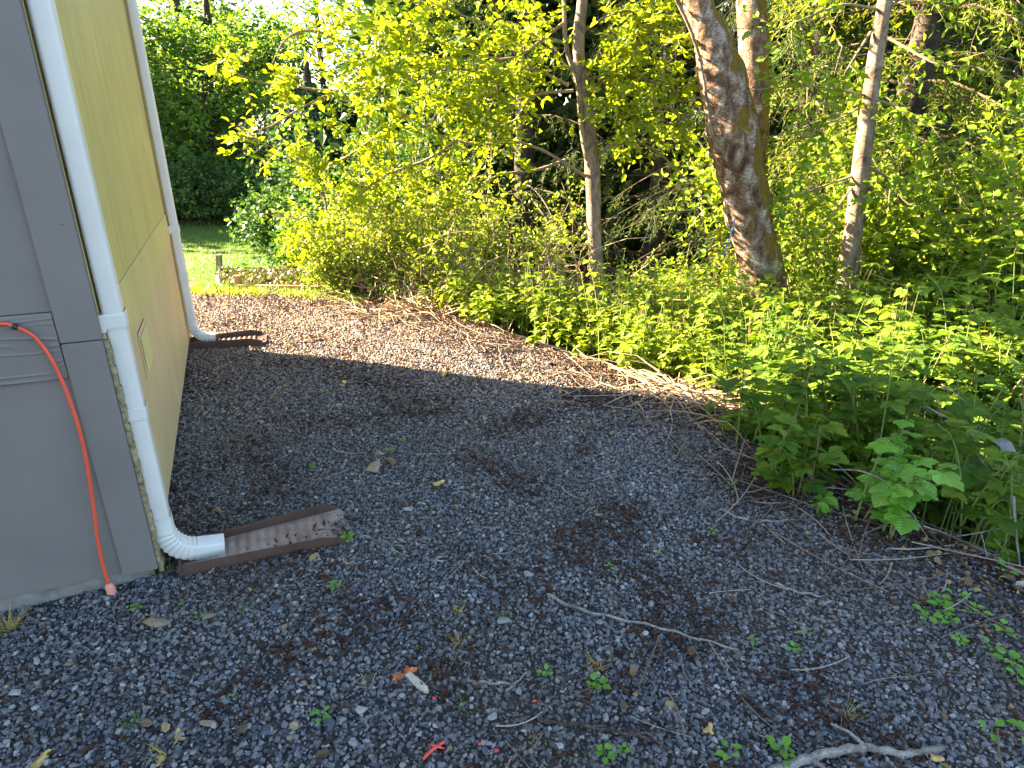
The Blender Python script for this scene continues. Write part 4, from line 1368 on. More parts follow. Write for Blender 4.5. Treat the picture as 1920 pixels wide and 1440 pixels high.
# ------------------------------------------------------------------ trees
def trunk_mesh(pts, n=90, sides=28, amp=.02, seed=0, fl=1.35):
    """pts: rows of (x,y,z,radius) from the ground up"""
    L = smooth_line(np.array(pts, float), n)
    P, rad = L[:, :3], L[:, 3].copy()
    T, A, B = frames(P[None])
    ang = np.arange(sides) * 2 * math.pi / sides
    V = np.empty((n, sides, 3))
    for i in range(n):
        for j, a in enumerate(ang):
            dirv = A[0, i] * math.cos(a) + B[0, i] * math.sin(a)
            q = P[i] + dirv * rad[i]
            d = mnoise.noise(Vector(q * 3.1) + Vector((seed, 0, 0))) * amp + mnoise.noise(Vector(q * 10.0) + Vector((0, seed, 0))) * amp * .55 + mnoise.noise(Vector((q[0] * 22, q[1] * 22, q[2] * 40))) * amp * .22
            V[i, j] = q + dirv * d * (rad[i] / .2)
    idx = np.arange(n * sides).reshape(n, sides)
    F = np.stack([idx[:-1], np.roll(idx, -1, 1)[:-1], np.roll(idx, -1, 1)[1:], idx[1:]], -1).reshape(-1, 4)
    return Geo().add(V.reshape(-1, 3), F), P, rad
def pix_trunk(pix, Y, above, z_ground):
    """pix rows (px,py,width px) top to bottom; returns rows (x,y,z,r) bottom to top, carried on above the frame"""
    rows = []
    for px, py, w in pix:
        p = at_y(px, py, Y)
        f = Y * math.cos(CAM_T) - (p[2] - CAM_H) * math.sin(CAM_T)
        rows.append((p[0], p[1], p[2], w / CAM_F * f * .5))
    rows = rows[::-1]
    b = rows[0]
    if b[2] > z_ground:
        rows.insert(0, (b[0] + (b[0] - rows[1][0]) * .5, b[1], z_ground - .1, b[3] * 1.2))
    e, e0 = rows[-1], rows[-2]
    k = (e[0] - e0[0]) / max(.05, e[2] - e0[2])
    for z, rr in above:
        rows.append((e[0] + k * .5 * (z - e[2]), e[1] + .05 * (z - e[2]), z, rr))
    return rows
def limbs(P, n, z0, z1, lmin, lmax, up=.25, r0=.03, K=8, curve=(0, 0, .1), dirbias=(0, 0, 0)):
    sel = P[(P[:, 2] > z0) & (P[:, 2] < z1)]
    o = sel[rng.integers(0, len(sel), n)]
    a = rng.uniform(0, 2 * math.pi, n)
    d = np.stack([np.cos(a), np.sin(a), np.full(n, up)], 1) + np.asarray(dirbias, float)
    L = rng.uniform(lmin, lmax, n)
    return branches(o, d, L, K, r0, .005, curve, .12)
def crown_on(t, Ps, shoots_per, slen, nleaf, llen, lwid, leaf, twig='twig', tmpl=L_HEX, dirk=1.0, curve=(0, 0, -.1), t0=.25, keep=None, bark=None, r0=.004, tint=None):
    gt, gl = Geo(), Geo()
    far = llen > .105
    for P, rad in Ps:
        tubes(gt, P, rad, 5, rng.random(len(P)))
        b, T = along(P, shoots_per, t0)
        if keep is not None:
            k = keep(b); b, T = b[k], T[k]
        d = norm(T * .6 + rnd_dir(len(b)) * .8 * dirk + np.array((0, 0, .12)))
        shoots_with_leaves(None if far else gt, gl, b, d, rng.uniform(.5, 1.2, len(b)) * slen, nleaf, llen, lwid, tmpl, curve, r0)
    obj('branches', gt, M[twig], t, kind='stuff')
    obj('crown', gl, M[leaf], t, kind='stuff')

ZG = -.58
# mossy leaning alder
rows = pix_trunk([(1308, 0, 62), (1330, 60, 72), (1348, 130, 84), (1368, 210, 94), (1380, 270, 98), (1390, 330, 90), (1402, 400, 84), (1420, 480, 80), (1438, 540, 72), (1450, 580, 66)], 6.3, [(3.6, .15), (5, .13), (7, .10), (9, .05)], ZG)
alder = thing('alder_tree', 'thick mossy leaning alder trunk with peeling pale bark', 'tree', (rows[0][0], rows[0][1], ZG))
rows = [(a, b, c, d * .95) for a, b, c, d in rows]
g, P, rad = trunk_mesh(rows, 150, 36, .034, 1)
obj('trunk', g, M['alder_bark'], alder, smooth=True)
# moss cushions down the shaded side
n = 2600
i = rng.integers(10, 92, n)
a = rng.normal(size=n) * .38 + .15
q = P[i] + np.stack([np.cos(a) * rad[i], -np.sin(np.abs(a)) * rad[i] * .9, np.zeros(n)], 1) * 1.03
M['moss'] = leaf_mat('bark_moss', [(.10, .075, .010), (.15, .11, .014), (.20, .14, .016)], .3, (1.3, 1.1, .5), .8, .1)
obj('moss', leaves(Geo(), q, rnd_dir(n, .4), rnd_dir(n), .022, .012, L_KITE), M['moss'], alder, kind='stuff')
# climbing stem against the trunk
cv = np.array([at_y(*p, 6.12) for p in ((1268, 0), (1292, 50), (1312, 110), (1326, 190), (1338, 262), (1352, 285))])
obj('climbing_stem', tubes(Geo(), smooth_line(cv, 24), .014, 6), M['pale_bark'], alder, smooth=True)
Pl = limbs(P, 8, 4.4, 8.5, 1.0, 2.0, .35)
crown_on(alder, [Pl], 6, .5, 6, .09, .065, 'fresh_leaf')
# second alder behind it
rows = pix_trunk([(1408, 0, 54), (1413, 80, 54), (1415, 160, 52), (1416, 240, 50), (1412, 330, 48), (1405, 420, 46), (1400, 520, 44)], 7.6, [(3.6, .13), (5.5, .11), (8, .06)], ZG)
alder2 = thing('alder_tree', 'straight pale lichened alder trunk rising behind the leaning mossy trunk', 'tree', (rows[0][0], rows[0][1], ZG))
g, P, rad = trunk_mesh(rows, 90, 26, .024, 4)
obj('trunk', g, M['alder_bark'], alder2, smooth=True)
Pl = limbs(P, 7, 4.4, 7.5, 1.0, 1.8, .35)
crown_on(alder2, [Pl], 6, .5, 6, .085, .06, 'fresh_leaf')
# slender right tree
rows = pix_trunk([(1660, 0, 26), (1650, 60, 27), (1640, 120, 29), (1630, 200, 30), (1620, 270, 32), (1611, 340, 33), (1603, 410, 34), (1594, 480, 36), (1582, 560, 37)], 6.6, [(3.6, .065), (5.5, .05), (7.5, .02)], ZG)
slim = thing('slender_tree', 'slender pale tree leaning right, standing right of the mossy trunk', 'tree', (rows[0][0], rows[0][1], ZG))
g, P3, rad = trunk_mesh(rows, 90, 20, .018, 9)
obj('trunk', g, M['pale_bark'], slim, smooth=True)
def pix_branch(pix, Y0, Y1, n=14):
    m = len(pix)
    return smooth_line(np.array([at_y(px, py, Y0 + (Y1 - Y0) * k / (m - 1)) for k, (px, py) in enumerate(pix)]), n)
bl_ = [pix_branch([(1645, 18), (1590, 8), (1550, 18), (1500, 38), (1450, 60)], 6.6, 6.2), pix_branch([(1655, 20), (1690, 4), (1740, 2), (1780, 12)], 6.6, 6.3), pix_branch([(1620, 178), (1580, 170), (1530, 162), (1450, 165), (1400, 172)], 6.6, 6.1),
       pix_branch([(1625, 190), (1590, 215), (1545, 235), (1510, 255)], 6.6, 6.2), pix_branch([(1632, 60), (1600, 110), (1570, 160), (1540, 200)], 6.6, 6.2), pix_branch([(1648, 190), (1680, 200), (1720, 230), (1760, 240)], 6.6, 6.2),
       pix_branch([(1645, 60), (1700, 90), (1760, 120), (1840, 125)], 6.6, 6.0), pix_branch([(1600, 330), (1540, 350), (1480, 370), (1440, 380)], 6.6, 6.2), pix_branch([(1612, 310), (1660, 330), (1700, 380), (1740, 390)], 6.6, 6.2), pix_branch([(1606, 340), (1560, 400), (1530, 430), (1480, 450)], 6.6, 6.2)]
Pl = (np.array(bl_), np.broadcast_to(np.linspace(.014, .004, 14), (len(bl_), 14)))
Pu = limbs(P3, 7, 3.4, 7.0, .8, 1.8, .4, .02)
crown_on(slim, [Pl, Pu], 12, .42, 6, .075, .05, 'fresh_leaf')
# forked tree with the long arching branches
rows = pix_trunk([(1092, 0, 20), (1086, 60, 21), (1086, 110, 22), (1094, 165, 24), (1102, 220, 26), (1108, 280, 27), (1112, 340, 27), (1114, 420, 26), (1117, 480, 27), (1120, 535, 29)], 7.0, [(3.4, .05), (5, .04), (6.5, .015)], -.45)
fork = thing('forked_tree', 'pale forked tree with long arching branches of bright yellow green leaves', 'tree', (rows[0][0], rows[0][1], -.45))
g, P4, rad = trunk_mesh(rows, 90, 18, .02, 14)
obj('trunk', g, M['pale_bark'], fork, smooth=True)
st = pix_branch([(1103, 300), (1094, 260), (1088, 200), (1082, 150), (1062, 90), (1058, 20), (1056, -60)], 6.98, 6.9, 30)
obj('trunk', tubes(Geo(), st, np.linspace(.035, .018, 30), 10), M['pale_bark'], fork, smooth=True, label='thinner second stem of the fork')
lb = [pix_branch([(1106, 336), (1060, 306), (1025, 285), (985, 268), (945, 268), (900, 272), (850, 265), (800, 240), (760, 215), (725, 185), (690, 155), (650, 105), (630, 70), (610, 20), (595, -40)], 7.0, 6.75, 14),
      pix_branch([(1116, 305), (1135, 278), (1160, 270), (1200, 268), (1240, 290), (1270, 320), (1300, 350), (1335, 390), (1350, 440)], 7.0, 6.6, 14),
      pix_branch([(700, 160), (670, 160), (620, 175), (560, 205), (500, 240), (450, 245)][::1], 6.8, 6.6, 14),
      pix_branch([(860, 262), (800, 300), (720, 330), (660, 380), (600, 430), (560, 465)], 6.8, 6.5, 14),
      pix_branch([(760, 215), (700, 260), (640, 300), (580, 315), (520, 280), (450, 255)], 6.8, 6.6, 14),
      pix_branch([(690, 155), (620, 170), (540, 160), (490, 155), (425, 130)], 6.8, 6.6, 14),
      pix_branch([(1075, 170), (1000, 180), (960, 230), (880, 250), (800, 330)], 7.0, 6.7, 14),
      pix_branch([(1058, 80), (980, 60), (900, 40), (820, 10), (780, -20)], 7.0, 6.7, 14),
      pix_branch([(1066, 160), (1000, 130), (930, 140), (860, 130), (790, 150)], 7.0, 6.7, 14),
      pix_branch([(1060, 40), (960, 110), (860, 90), (760, 60), (680, 40)], 7.0, 6.75, 14),
      pix_branch([(1096, 180), (1150, 130), (1220, 60), (1260, 10), (1280, -40)], 7.0, 6.6, 14),
      pix_branch([(1096, 150), (1160, 140), (1230, 155), (1270, 170), (1310, 150)], 7.0, 6.5, 14),
      pix_branch([(1100, 210), (1150, 200), (1200, 220), (1250, 200), (1290, 230)], 7.0, 6.5, 14),
      pix_branch([(1092, 60), (1140, 30), (1180, 20), (1230, 30), (1270, 70)], 7.0, 6.5, 14),
      pix_branch([(640, 80), (600, 60), (560, 60), (530, 80), (510, 120)], 6.7, 6.6, 14),
      pix_branch([(1060, 300), (1000, 320), (930, 330), (860, 380), (800, 400)], 7.0, 6.7, 14)]
Pl = (np.array(lb), np.broadcast_to(np.linspace(.017, .004, 14), (len(lb), 14)))
Pu = limbs(P4, 9, 3.0, 6.2, .8, 1.6, .3, .018)
crown_on(fork, [Pl], 23, .38, 7, .074, .043, 'yellow_leaf', t0=.15, keep=lambda b: (b[:, 0] > -1.5) | (rng.random(len(b)) < .22))
gt, gl = Geo(), Geo()
tubes(gt, *Pu, 5, rng.random(len(Pu[0])))
b, T = along(Pu[0], 12)
shoots_with_leaves(gt, gl, b, norm(T + rnd_dir(len(b)) * .7), .42, 7, .07, .045, L_HEX)
# dense end sprays of the left reaching branches
for (px, py, Y, k, s) in ((440, 130, 6.6, 16, .16), (560, 150, 6.6, 14, .15), (470, 255, 6.6, 12, .14), (580, 290, 6.6, 18, .16), (600, 320, 6.6, 8, .1), (640, 230, 6.6, 12, .22), (680, 130, 6.6, 16, .28), (740, 250, 6.6, 26, .25), (700, 60, 6.6, 30, .3), (820, 60, 6.75, 40, .35), (900, 130, 6.75, 40, .35), (980, 40, 6.75, 40, .35), (800, 170, 6.75, 36, .33), (930, 220, 6.75, 30, .3), (590, 110, 6.6, 5, .15), (640, 30, 6.6, 6, .2), (980, 150, 7.0, 34, .3), (860, 320, 6.75, 26, .3), (620, 420, 6.6, 11, .18), (575, 455, 6.6, 14, .12), (680, 370, 6.6, 24, .2), (1180, 90, 6.75, 30, .35), (1230, 200, 6.75, 26, .3), (1160, 210, 6.75, 18, .25), (1200, 40, 6.75, 30, .3), (1260, 120, 6.75, 24, .3), (1150, 140, 6.75, 22, .25), (1210, 260, 6.75, 16, .25), (1270, 260, 6.75, 14, .2), (1020, 60, 7.0, 20, .25), (720, 150, 6.6, 13, .25), (760, 100, 6.6, 26, .3), (880, 200, 6.75, 26, .3), (690, 300, 6.6, 9, .22), (760, 340, 6.75, 22, .25), (520, 180, 6.6, 8, .12)):
    c = at_y(px, py, Y)
    b = c + rng.normal(size=(k, 3)) * s * .45
    shoots_with_leaves(gt, gl, b, norm(rnd_dir(k) + np.array((-.5, -.1, 0))), rng.uniform(.14, .28, k), 7, .070, .042, L_HEX, (0, 0, -.1), .003)
obj('branches', gt, M['twig'], fork, kind='stuff')
obj('crown', gl, M['yellow_leaf'], fork, kind='stuff')

# ------------------------------------------------------------------ shrubs and canes
def shrub(name, label, cx, cy, rx, ry, hgt, nstem, shoots_per, slen, nleaf, llen, lwid, leaf, twig='twig', cat='shrub', lean=.35, tmpl=L_HEX, K=9, t0=.2, group=None, r0=.008, curve=(0, 0, -.18), hvar=.35):
    z = float(height(cx, cy))
    t = thing(name, label, cat, (cx, cy, z), group)
    b = np.stack([cx + rng.normal(size=nstem) * rx * .42, cy + rng.normal(size=nstem) * ry * .42, np.zeros(nstem)], 1)
    b[:, 2] = height(b[:, 0], b[:, 1])
    d = np.stack([rng.normal(size=nstem) * lean, rng.normal(size=nstem) * lean, np.ones(nstem)], 1)
    P, rad = branches(b, d, rng.uniform(1 - hvar, 1 + hvar * .4, nstem) * hgt, K, r0, .003, curve, .14)
    gt, gl = Geo(), Geo()
    tubes(gt, P, rad, 4, rng.random(nstem))
    if shoots_per:
        q, T = along(P, shoots_per, t0)
        d = norm(T * .45 + rnd_dir(len(q)) * .8)
        shoots_with_leaves(gt, gl, q, d, rng.uniform(.5, 1.2, len(q)) * slen, nleaf, llen, lwid, tmpl, (0, 0, -.05), .003)
        obj('foliage', gl, M[leaf], t, kind='stuff')
    obj('stems', gt, M[twig], t, kind='stuff')
    return t
# sunlit hedge shrub left of the forked tree
for (lab, px, py, Y, rx, ry, h, ns) in (('sunlit green shrub at the left end of the thicket by the gravel', 690, 545, 6.9, .8, .6, 1.35, 40), ('sunlit leafy shrub in the middle of the thicket above the dead canes', 800, 540, 7.3, 1.0, .8, 1.75, 60), ('tall sunlit shrub just left of the forked tree', 930, 530, 7.7, 1.1, .8, 1.9, 54), ('low sunlit shrub at the very left foot of the thicket', 645, 545, 6.75, .35, .3, .5, 22)):
    p = at_y(px, py, Y)
    shrub('leafy_shrub', lab, p[0], Y, rx, ry, h, ns, 13, .32, 8, .045, .032, 'hedge_leaf')
# bare cane thickets
for (lab, px, Y, rx, h, ns) in (('tangle of bare brown canes left of the forked tree', 970, 6.5, .9, 1.8, 280), ('thin bare vines hanging around the forked tree', 1110, 6.8, .7, 1.9, 70), ('heap of dry arching canes at the foot of the sunlit shrub', 850, 6.15, .8, .5, 170), ('bare upright canes at the foot of the slender right tree', 1540, 6.3, .5, 1.6, 40)):
    p = at_y(px, 520, Y)
    shrub('cane_thicket', lab, p[0], Y, rx, .5, h, ns, 0, .3, 0, .04, .03, None, 'dry_cane', 'canes', .65, r0=.008, curve=(0, 0, -.5), hvar=.5)
for (lab, px, py, s, ns) in (('heap of dry brown canes at the shadow edge beside the gravel', 1290, 735, .5, 130), ('flat pile of dead stalks at the foot of the shrubs', 780, 585, .75, 120), ('broken dry canes beside the gravel, left of the shaded brambles', 1370, 770, .35, 60)):
    p = at_z(px, py, 0)
    t = thing('cane_heap', lab, 'canes', (p[0], p[1], float(height(p[0], p[1]))))
    b = np.stack([p[0] + rng.normal(size=ns) * s * .5, p[1] + rng.normal(size=ns) * s * .28, np.zeros(ns)], 1)
    b[:, 2] = height(b[:, 0], b[:, 1]) + rng.uniform(0, .06, ns)
    a = rng.normal(size=ns) * .6 + R(-40)
    d = np.stack([np.cos(a), np.sin(a), rng.uniform(0, .7, ns)], 1) * np.where(rng.random(ns) > .5, 1, -1)[:, None]
    d[:, 2] = np.abs(d[:, 2])
    P, rad = branches(b, d, rng.uniform(.2, .7, ns), 7, .0045, .002, (0, 0, -.45), .15)
    P[..., 2] = np.maximum(P[..., 2], height(P[..., 0], P[..., 1]) + .008)
    obj('canes', tubes(Geo(), P, rad, 5, rng.random(ns)), M['dry_cane'], t, kind='stuff')

# nettle-like leafy stems along the bank
def leafy_stems(gt, gl, b, hgt, llen, lwid, tmpl, pairs, lean=.2, droop=.25):
    N = len(b)
    d = np.stack([rng.normal(size=N) * lean, rng.normal(size=N) * lean, np.ones(N)], 1)
    P, rad = branches(b, d, hgt, 6, .0045, .002, (0, 0, -.03), .05)
    tubes(gt, P, rad, 4, rng.random(N))
    t = np.linspace(.25, 1.0, pairs) * 4.999
    i = t.astype(int); u = (t - i)[None, :, None]
    pos = P[:, i] + (P[:, i + 1] - P[:, i]) * u
    az = rng.uniform(0, 6.28, (N, 1)) + np.arange(pairs)[None] * (math.pi / 2)
    size = (.55 + .75 * np.sin(np.linspace(.5, 2.7, pairs)))[None] * rng.uniform(.75, 1.25, (N, pairs))
    tint0 = rng.random((N, 1))
    for off in (0, math.pi):
        a = az + off + rng.normal(size=az.shape) * .25
        ld = np.stack([np.cos(a), np.sin(a), -droop + rng.normal(size=a.shape) * .25], -1)
        nr = np.stack([.35 * np.cos(a), .35 * np.sin(a), np.ones(a.shape)], -1) + rng.normal(size=(*a.shape, 3)) * .22
        leaves(gl, pos.reshape(-1, 3), ld.reshape(-1, 3), norm(nr.reshape(-1, 3)), (llen * size).ravel(), (lwid * size).ravel(), tmpl, np.clip(tint0 * .5 + rng.random((N, pairs)) * .5, 0, 1).ravel())
def patch(name, label, pts, n, h0, h1, llen, lwid, leaf, tmpl=L_HEX, pairs=6, cat='undergrowth', spread=.3, min_d=.03, group=None):
    pts = np.array(pts, float)
    c = pts.mean(0)
    t = thing(name, label, cat, (c[0], c[1], float(height(c[0], c[1]))), group)
    k = rng.integers(0, len(pts), n)
    b = pts[k] + rng.normal(size=(n, 2)) * spread
    b = b[edge_dist(b[:, 0], b[:, 1]) > min_d]
    z = height(b[:, 0], b[:, 1])
    gt, gl = Geo(), Geo()
    e = edge_dist(b[:, 0], b[:, 1])
    h = rng.uniform(h0, h1, len(b)) * 1.1 * (.62 + .7 * vnoise(b[:, 0], b[:, 1], 5.5)) * (.45 + .55 * sst(0.0, .5, e)) + sst(0, 1.0, e) * .22
    leafy_stems(gt, gl, np.stack([b[:, 0], b[:, 1], z], 1), h, llen, lwid, tmpl, pairs)
    obj('stems', gt, M['green_stem'], t, kind='stuff')
    obj('foliage', gl, M[leaf], t, kind='stuff')
    return t
G = lambda px, py: tuple(at_z(px, py, -.1)[:2])
patch('nettle_patch', 'sunlit nettle patch at the left, just right of the dead cane heap', [G(890, 600), G(930, 590), G(960, 560), G(1000, 560)], 190, .30, .60, .06, .042, 'nettle_leaf', pairs=7)
patch('nettle_patch', 'sunlit nettle patch below the forked tree', [G(1000, 610), G(1040, 600), G(1090, 590), G(1120, 570), G(1060, 640)], 230, .30, .62, .06, .042, 'nettle_leaf', pairs=7)
patch('nettle_patch', 'sunlit nettle patch between the forked tree and the mossy trunk', [G(1160, 640), G(1200, 610), G(1250, 600), G(1280, 560), G(1180, 590)], 230, .30, .66, .062, .044, 'nettle_leaf', pairs=7)
patch('nettle_patch', 'tall sunlit nettles in front of the mossy trunk', [G(1300, 640), G(1360, 620), G(1400, 600), G(1340, 590), G(1450, 620)], 240, .36, .72, .065, .046, 'nettle_leaf', pairs=7)
patch('nettle_patch', 'sunlit nettles along the gravel above the dry cane heap', [G(1200, 690), G(1260, 690), G(1320, 690), G(1350, 720)], 150, .2, .45, .06, .042, 'nettle_leaf', pairs=6, spread=.16)
patch('nettle_patch', 'sunlit nettles right of the mossy trunk, under the slender tree', [G(1520, 600), G(1580, 590), G(1650, 580), G(1600, 640), G(1520, 650)], 240, .35, .7, .065, .046, 'nettle_leaf', pairs=7)
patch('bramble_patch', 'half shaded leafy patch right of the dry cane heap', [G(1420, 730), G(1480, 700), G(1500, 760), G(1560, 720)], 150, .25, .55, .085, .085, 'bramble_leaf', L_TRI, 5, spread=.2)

# shaded brambles on the right bank: separate bushes, each leaf its own piece
TRI = [leaf_mesh('leaf', L_TRI, M['bramble_leaf'], .14, .15, t) for t in (.1, .35, .6, .9)]
OVA = [leaf_mesh('leaf', L_OVATE, M['bramble_leaf'], .085, .085, t) for t in (.2, .5, .8)]
OVA_H = [leaf_mesh('leaf', L_OVATE, M['hero_leaf'], .09, .09, t) for t in (.2, .7)]
LOB = [leaf_mesh('leaf', L_LOBED, M['hero_leaf'], .115, .115, t) for t in (.1, .5, .9)]
def bush_leaf_dir(az, rr, droop):
    return (math.cos(az), math.sin(az), rr.uniform(-.25, .3) - droop)
def bush(name, label, cx, cy, r, hgt, nstem, per, lib, cat='bramble', scale=1.0, seed=0, lean=.45, stem='green_stem', group=None, z=None, droop=0.0):
    rr = random.Random(seed)
    z = float(height(cx, cy)) if z is None else z
    t = thing(name, label, cat, (cx, cy, z), group)
    g = Geo()
    for s in range(nstem):
        a, q = rr.uniform(0, 6.28), r * math.sqrt(rr.random())
        bx, by = q * math.cos(a) * .6, q * math.sin(a) * .6
        bz = float(height(cx + bx, cy + by)) - z
        H = hgt * rr.uniform(.6, 1.1)
        la, ll = rr.uniform(0, 6.28), lean * rr.uniform(.2, 1.0)
        pts = np.array([(bx, by, bz - .03), (bx + .25 * ll * H * math.cos(la), by + .25 * ll * H * math.sin(la), bz + H * .45), (bx + .7 * ll * H * math.cos(la), by + .7 * ll * H * math.sin(la), bz + H * .85), (bx + 1.15 * ll * H * math.cos(la), by + 1.15 * ll * H * math.sin(la), bz + H * (1.0 - .15 * ll))])
        L = smooth_line(pts, 12)
        tubes(g, L, np.linspace(.005, .002, 12), 5, rr.random())
        for k in range(per):
            u = .25 + .75 * (k + .6) / per
            p = L[min(11, int(u * 11))]
            az = k * 2.4 + rr.uniform(-.4, .4) + s
            d = bush_leaf_dir(az, rr, droop)
            up = (rr.uniform(-.35, .35) + droop * math.cos(az), rr.uniform(-.35, .35) + droop * math.sin(az) - .25 * (droop > 0), 1)
            sz = scale * rr.uniform(.65, 1.2) * (1.0 if u < .85 else .7)
            place_leaf('leaf', rr.choice(lib), t, p, d, up, sz)
    obj('stems', g, M[stem], t, local=True, kind='stuff')
    return t
bushes = [('shaded bramble bush on the bank nearest the dry cane heap', 1450, 850, 2.95, .24, .42, 9, 8),
          ('shaded bramble bush in the middle of the right bank', 1600, 800, 3.05, .3, .62, 11, 9),
          ('shaded bramble bush behind the tall leafy plant', 1720, 830, 2.75, .3, .55, 10, 9),
          ('tall shaded bramble at the right edge of the picture', 1880, 760, 2.9, .34, .85, 12, 9),
          ('shaded bramble bush under the slender right tree', 1700, 690, 3.75, .36, .75, 12, 9),
          ('upper shaded bramble at the right edge below the sunlit leaves', 1880, 650, 3.9, .38, .95, 12, 9),
          ('half lit bramble bush where the shadow crosses the bank', 1540, 720, 3.7, .3, .6, 11, 9),
          ('low bramble sprig at the right edge above the dark hollow', 1890, 900, 2.35, .18, .42, 6, 7),
          ('low bramble bush along the gravel edge in the shade', 1480, 900, 2.62, .14, .26, 7, 6)]
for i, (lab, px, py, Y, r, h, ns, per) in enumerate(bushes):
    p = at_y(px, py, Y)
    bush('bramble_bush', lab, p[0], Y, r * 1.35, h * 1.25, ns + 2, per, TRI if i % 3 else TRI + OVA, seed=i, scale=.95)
tall = bush('thimbleberry_plant', 'tall bright green plant with broad lobed leaves at the edge of the bank', *at_z(1628, 985, 0)[:2], .20, .38, 7, 5, LOB, 'plant', .78, 77, .7, droop=.2)
bush('thimbleberry_plant', 'single upright sprig with toothed leaves rising above the broad leaved plant', *at_z(1650, 950, 0)[:2], .02, .47, 1, 9, OVA_H + LOB[:1], 'plant', .9, 78, .15, droop=.3)
bush('leafy_weed', 'low pale green weed on the gravel left of the broad leaved plant', *at_z(1475, 912, 0)[:2], .05, .09, 3, 5, [leaf_mesh('leaf', L_HEX, M['hero_leaf'], .05, .04, .5)], 'weed', 1.0, 79, .6)
bush('leafy_weed', 'low round leaved weed just in front of the broad leaved plant', *at_z(1540, 965, 0)[:2], .06, .09, 4, 4, [leaf_mesh('leaf', L_HEX, M['hero_leaf'], .055, .046, .6)], 'weed', 1.0, 80, .6)
bush('leafy_weed', 'dark leafy sprig in the hollow at the right edge', *at_z(1885, 1065, -.05)[:2], .03, .12, 2, 4, OVA, 'weed', .6, 81, .4)
# fill behind the shaded bushes
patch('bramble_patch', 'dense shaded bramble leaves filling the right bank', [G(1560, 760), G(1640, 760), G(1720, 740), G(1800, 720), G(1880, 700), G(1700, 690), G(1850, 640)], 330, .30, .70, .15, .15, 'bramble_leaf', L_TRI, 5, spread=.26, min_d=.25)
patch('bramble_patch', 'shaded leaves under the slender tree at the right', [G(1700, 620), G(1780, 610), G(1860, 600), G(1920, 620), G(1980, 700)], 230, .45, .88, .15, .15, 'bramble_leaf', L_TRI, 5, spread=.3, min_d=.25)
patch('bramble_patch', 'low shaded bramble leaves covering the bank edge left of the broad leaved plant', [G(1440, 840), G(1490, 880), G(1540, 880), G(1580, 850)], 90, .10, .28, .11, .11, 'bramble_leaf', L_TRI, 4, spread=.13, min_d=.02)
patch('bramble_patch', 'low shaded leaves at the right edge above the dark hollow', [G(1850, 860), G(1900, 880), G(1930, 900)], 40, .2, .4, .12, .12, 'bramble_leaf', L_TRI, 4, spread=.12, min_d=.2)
# bare bramble canes arching over the right bank
t = thing('bare_cane', 'long bare grey canes arching down the right bank', 'canes', at_z(1850, 850, -.3))
for pix, Y0, Y1, r in (([(1700, 745), (1760, 775), (1800, 800), (1830, 850), (1860, 890), (1885, 930), (1900, 990)], 3.1, 2.3, .006), ([(1765, 720), (1800, 745), (1850, 790)], 3.2, 2.9, .004), ([(1510, 800), (1540, 840), (1590, 890), (1640, 940)], 3.0, 2.5, .004), ([(1560, 880), (1620, 885), (1680, 920), (1740, 1010)], 2.5, 2.1, .004), ([(1740, 1010), (1790, 1035), (1840, 1055), (1870, 1085)], 2.2, 2.0, .004), ([(1760, 1010), (1830, 1000), (1900, 985)], 2.3, 2.2, .004), ([(1840, 1000), (1850, 1040), (1860, 1080)], 2.2, 2.05, .003), ([(1900, 930), (1905, 1000), (1912, 1060)], 2.2, 2.1, .006)):
    obj('cane', tubes(Geo(), pix_branch(pix, Y0, Y1, 18), np.linspace(r, r * .5, 18), 6), M['stick'], t, smooth=True)
q = at_y(1862, 824, 2.62)
me = flake(41); me.materials.append(M['grey_rock'])
o = obj('dead_leaf', me, None)
o.location = q; o.scale = (.11, .075, .11); o.rotation_euler = (.7, .4, -.6)
tag(o, 'pale torn dead leaf caught among brambles at the right edge', 'dead leaf')

# sunlit shrubs at right behind the slender tree
for (lab, px, Y, r, h, ns) in (('sunlit green shrub right of the slender tree', 1720, 7.4, .9, 1.9, 46), ('sunlit green shrub at the right edge of the picture', 1890, 7.2, .9, 2.1, 46), ('sunlit low shrub between the mossy trunk and the slender tree', 1520, 7.6, .7, 1.2, 34), ('tall thin sunlit shrub at the far right', 1960, 6.6, .8, 2.4, 40)):
    p = at_y(px, 540, Y)
    shrub('leafy_shrub', lab, p[0], Y, r, .6, h, int(ns * .8), 16, .36, 10, .062, .043, 'fresh_leaf')
for (lab, px, Y, r, h, ns) in (('young sunlit bush left of the mossy trunk', 1235, 7.6, .4, .75, 12), ('small sunlit bush in front of the dark conifer', 1320, 7.9, .4, .8, 10)):
    p = at_y(px, 540, Y)
    shrub('leafy_shrub', lab, p[0], Y, r, .4, h, ns, 12, .3, 7, .055, .038, 'fresh_leaf')
# saplings and low branches that fill the wood's edge with lit leaves
for (lab, px, Y, r_, h, ns, t0) in (('leafy sapling between the mossy trunk and the slender tree', 1490, 7.2, .4, 2.7, 4, .3), ('leafy sapling just right of the slender tree', 1700, 7.0, .5, 2.8, 8, .2), ('tall leafy sapling at the right, in front of the dark conifer', 1800, 6.7, .6, 2.9, 9, .2), ('leafy sapling at the right edge, behind the sunlit shrubs', 1900, 6.5, .6, 3.0, 9, .2), ('thin sapling just behind the slender tree', 1570, 7.8, .4, 2.9, 4, .5)):
    p = at_y(px, 540, Y)
    shrub('sapling', lab, p[0], Y, r_, .5, h, ns, 32, .55, 10, .076, .050, 'fresh_leaf', cat='sapling', lean=.3, t0=t0, r0=.014, K=11)
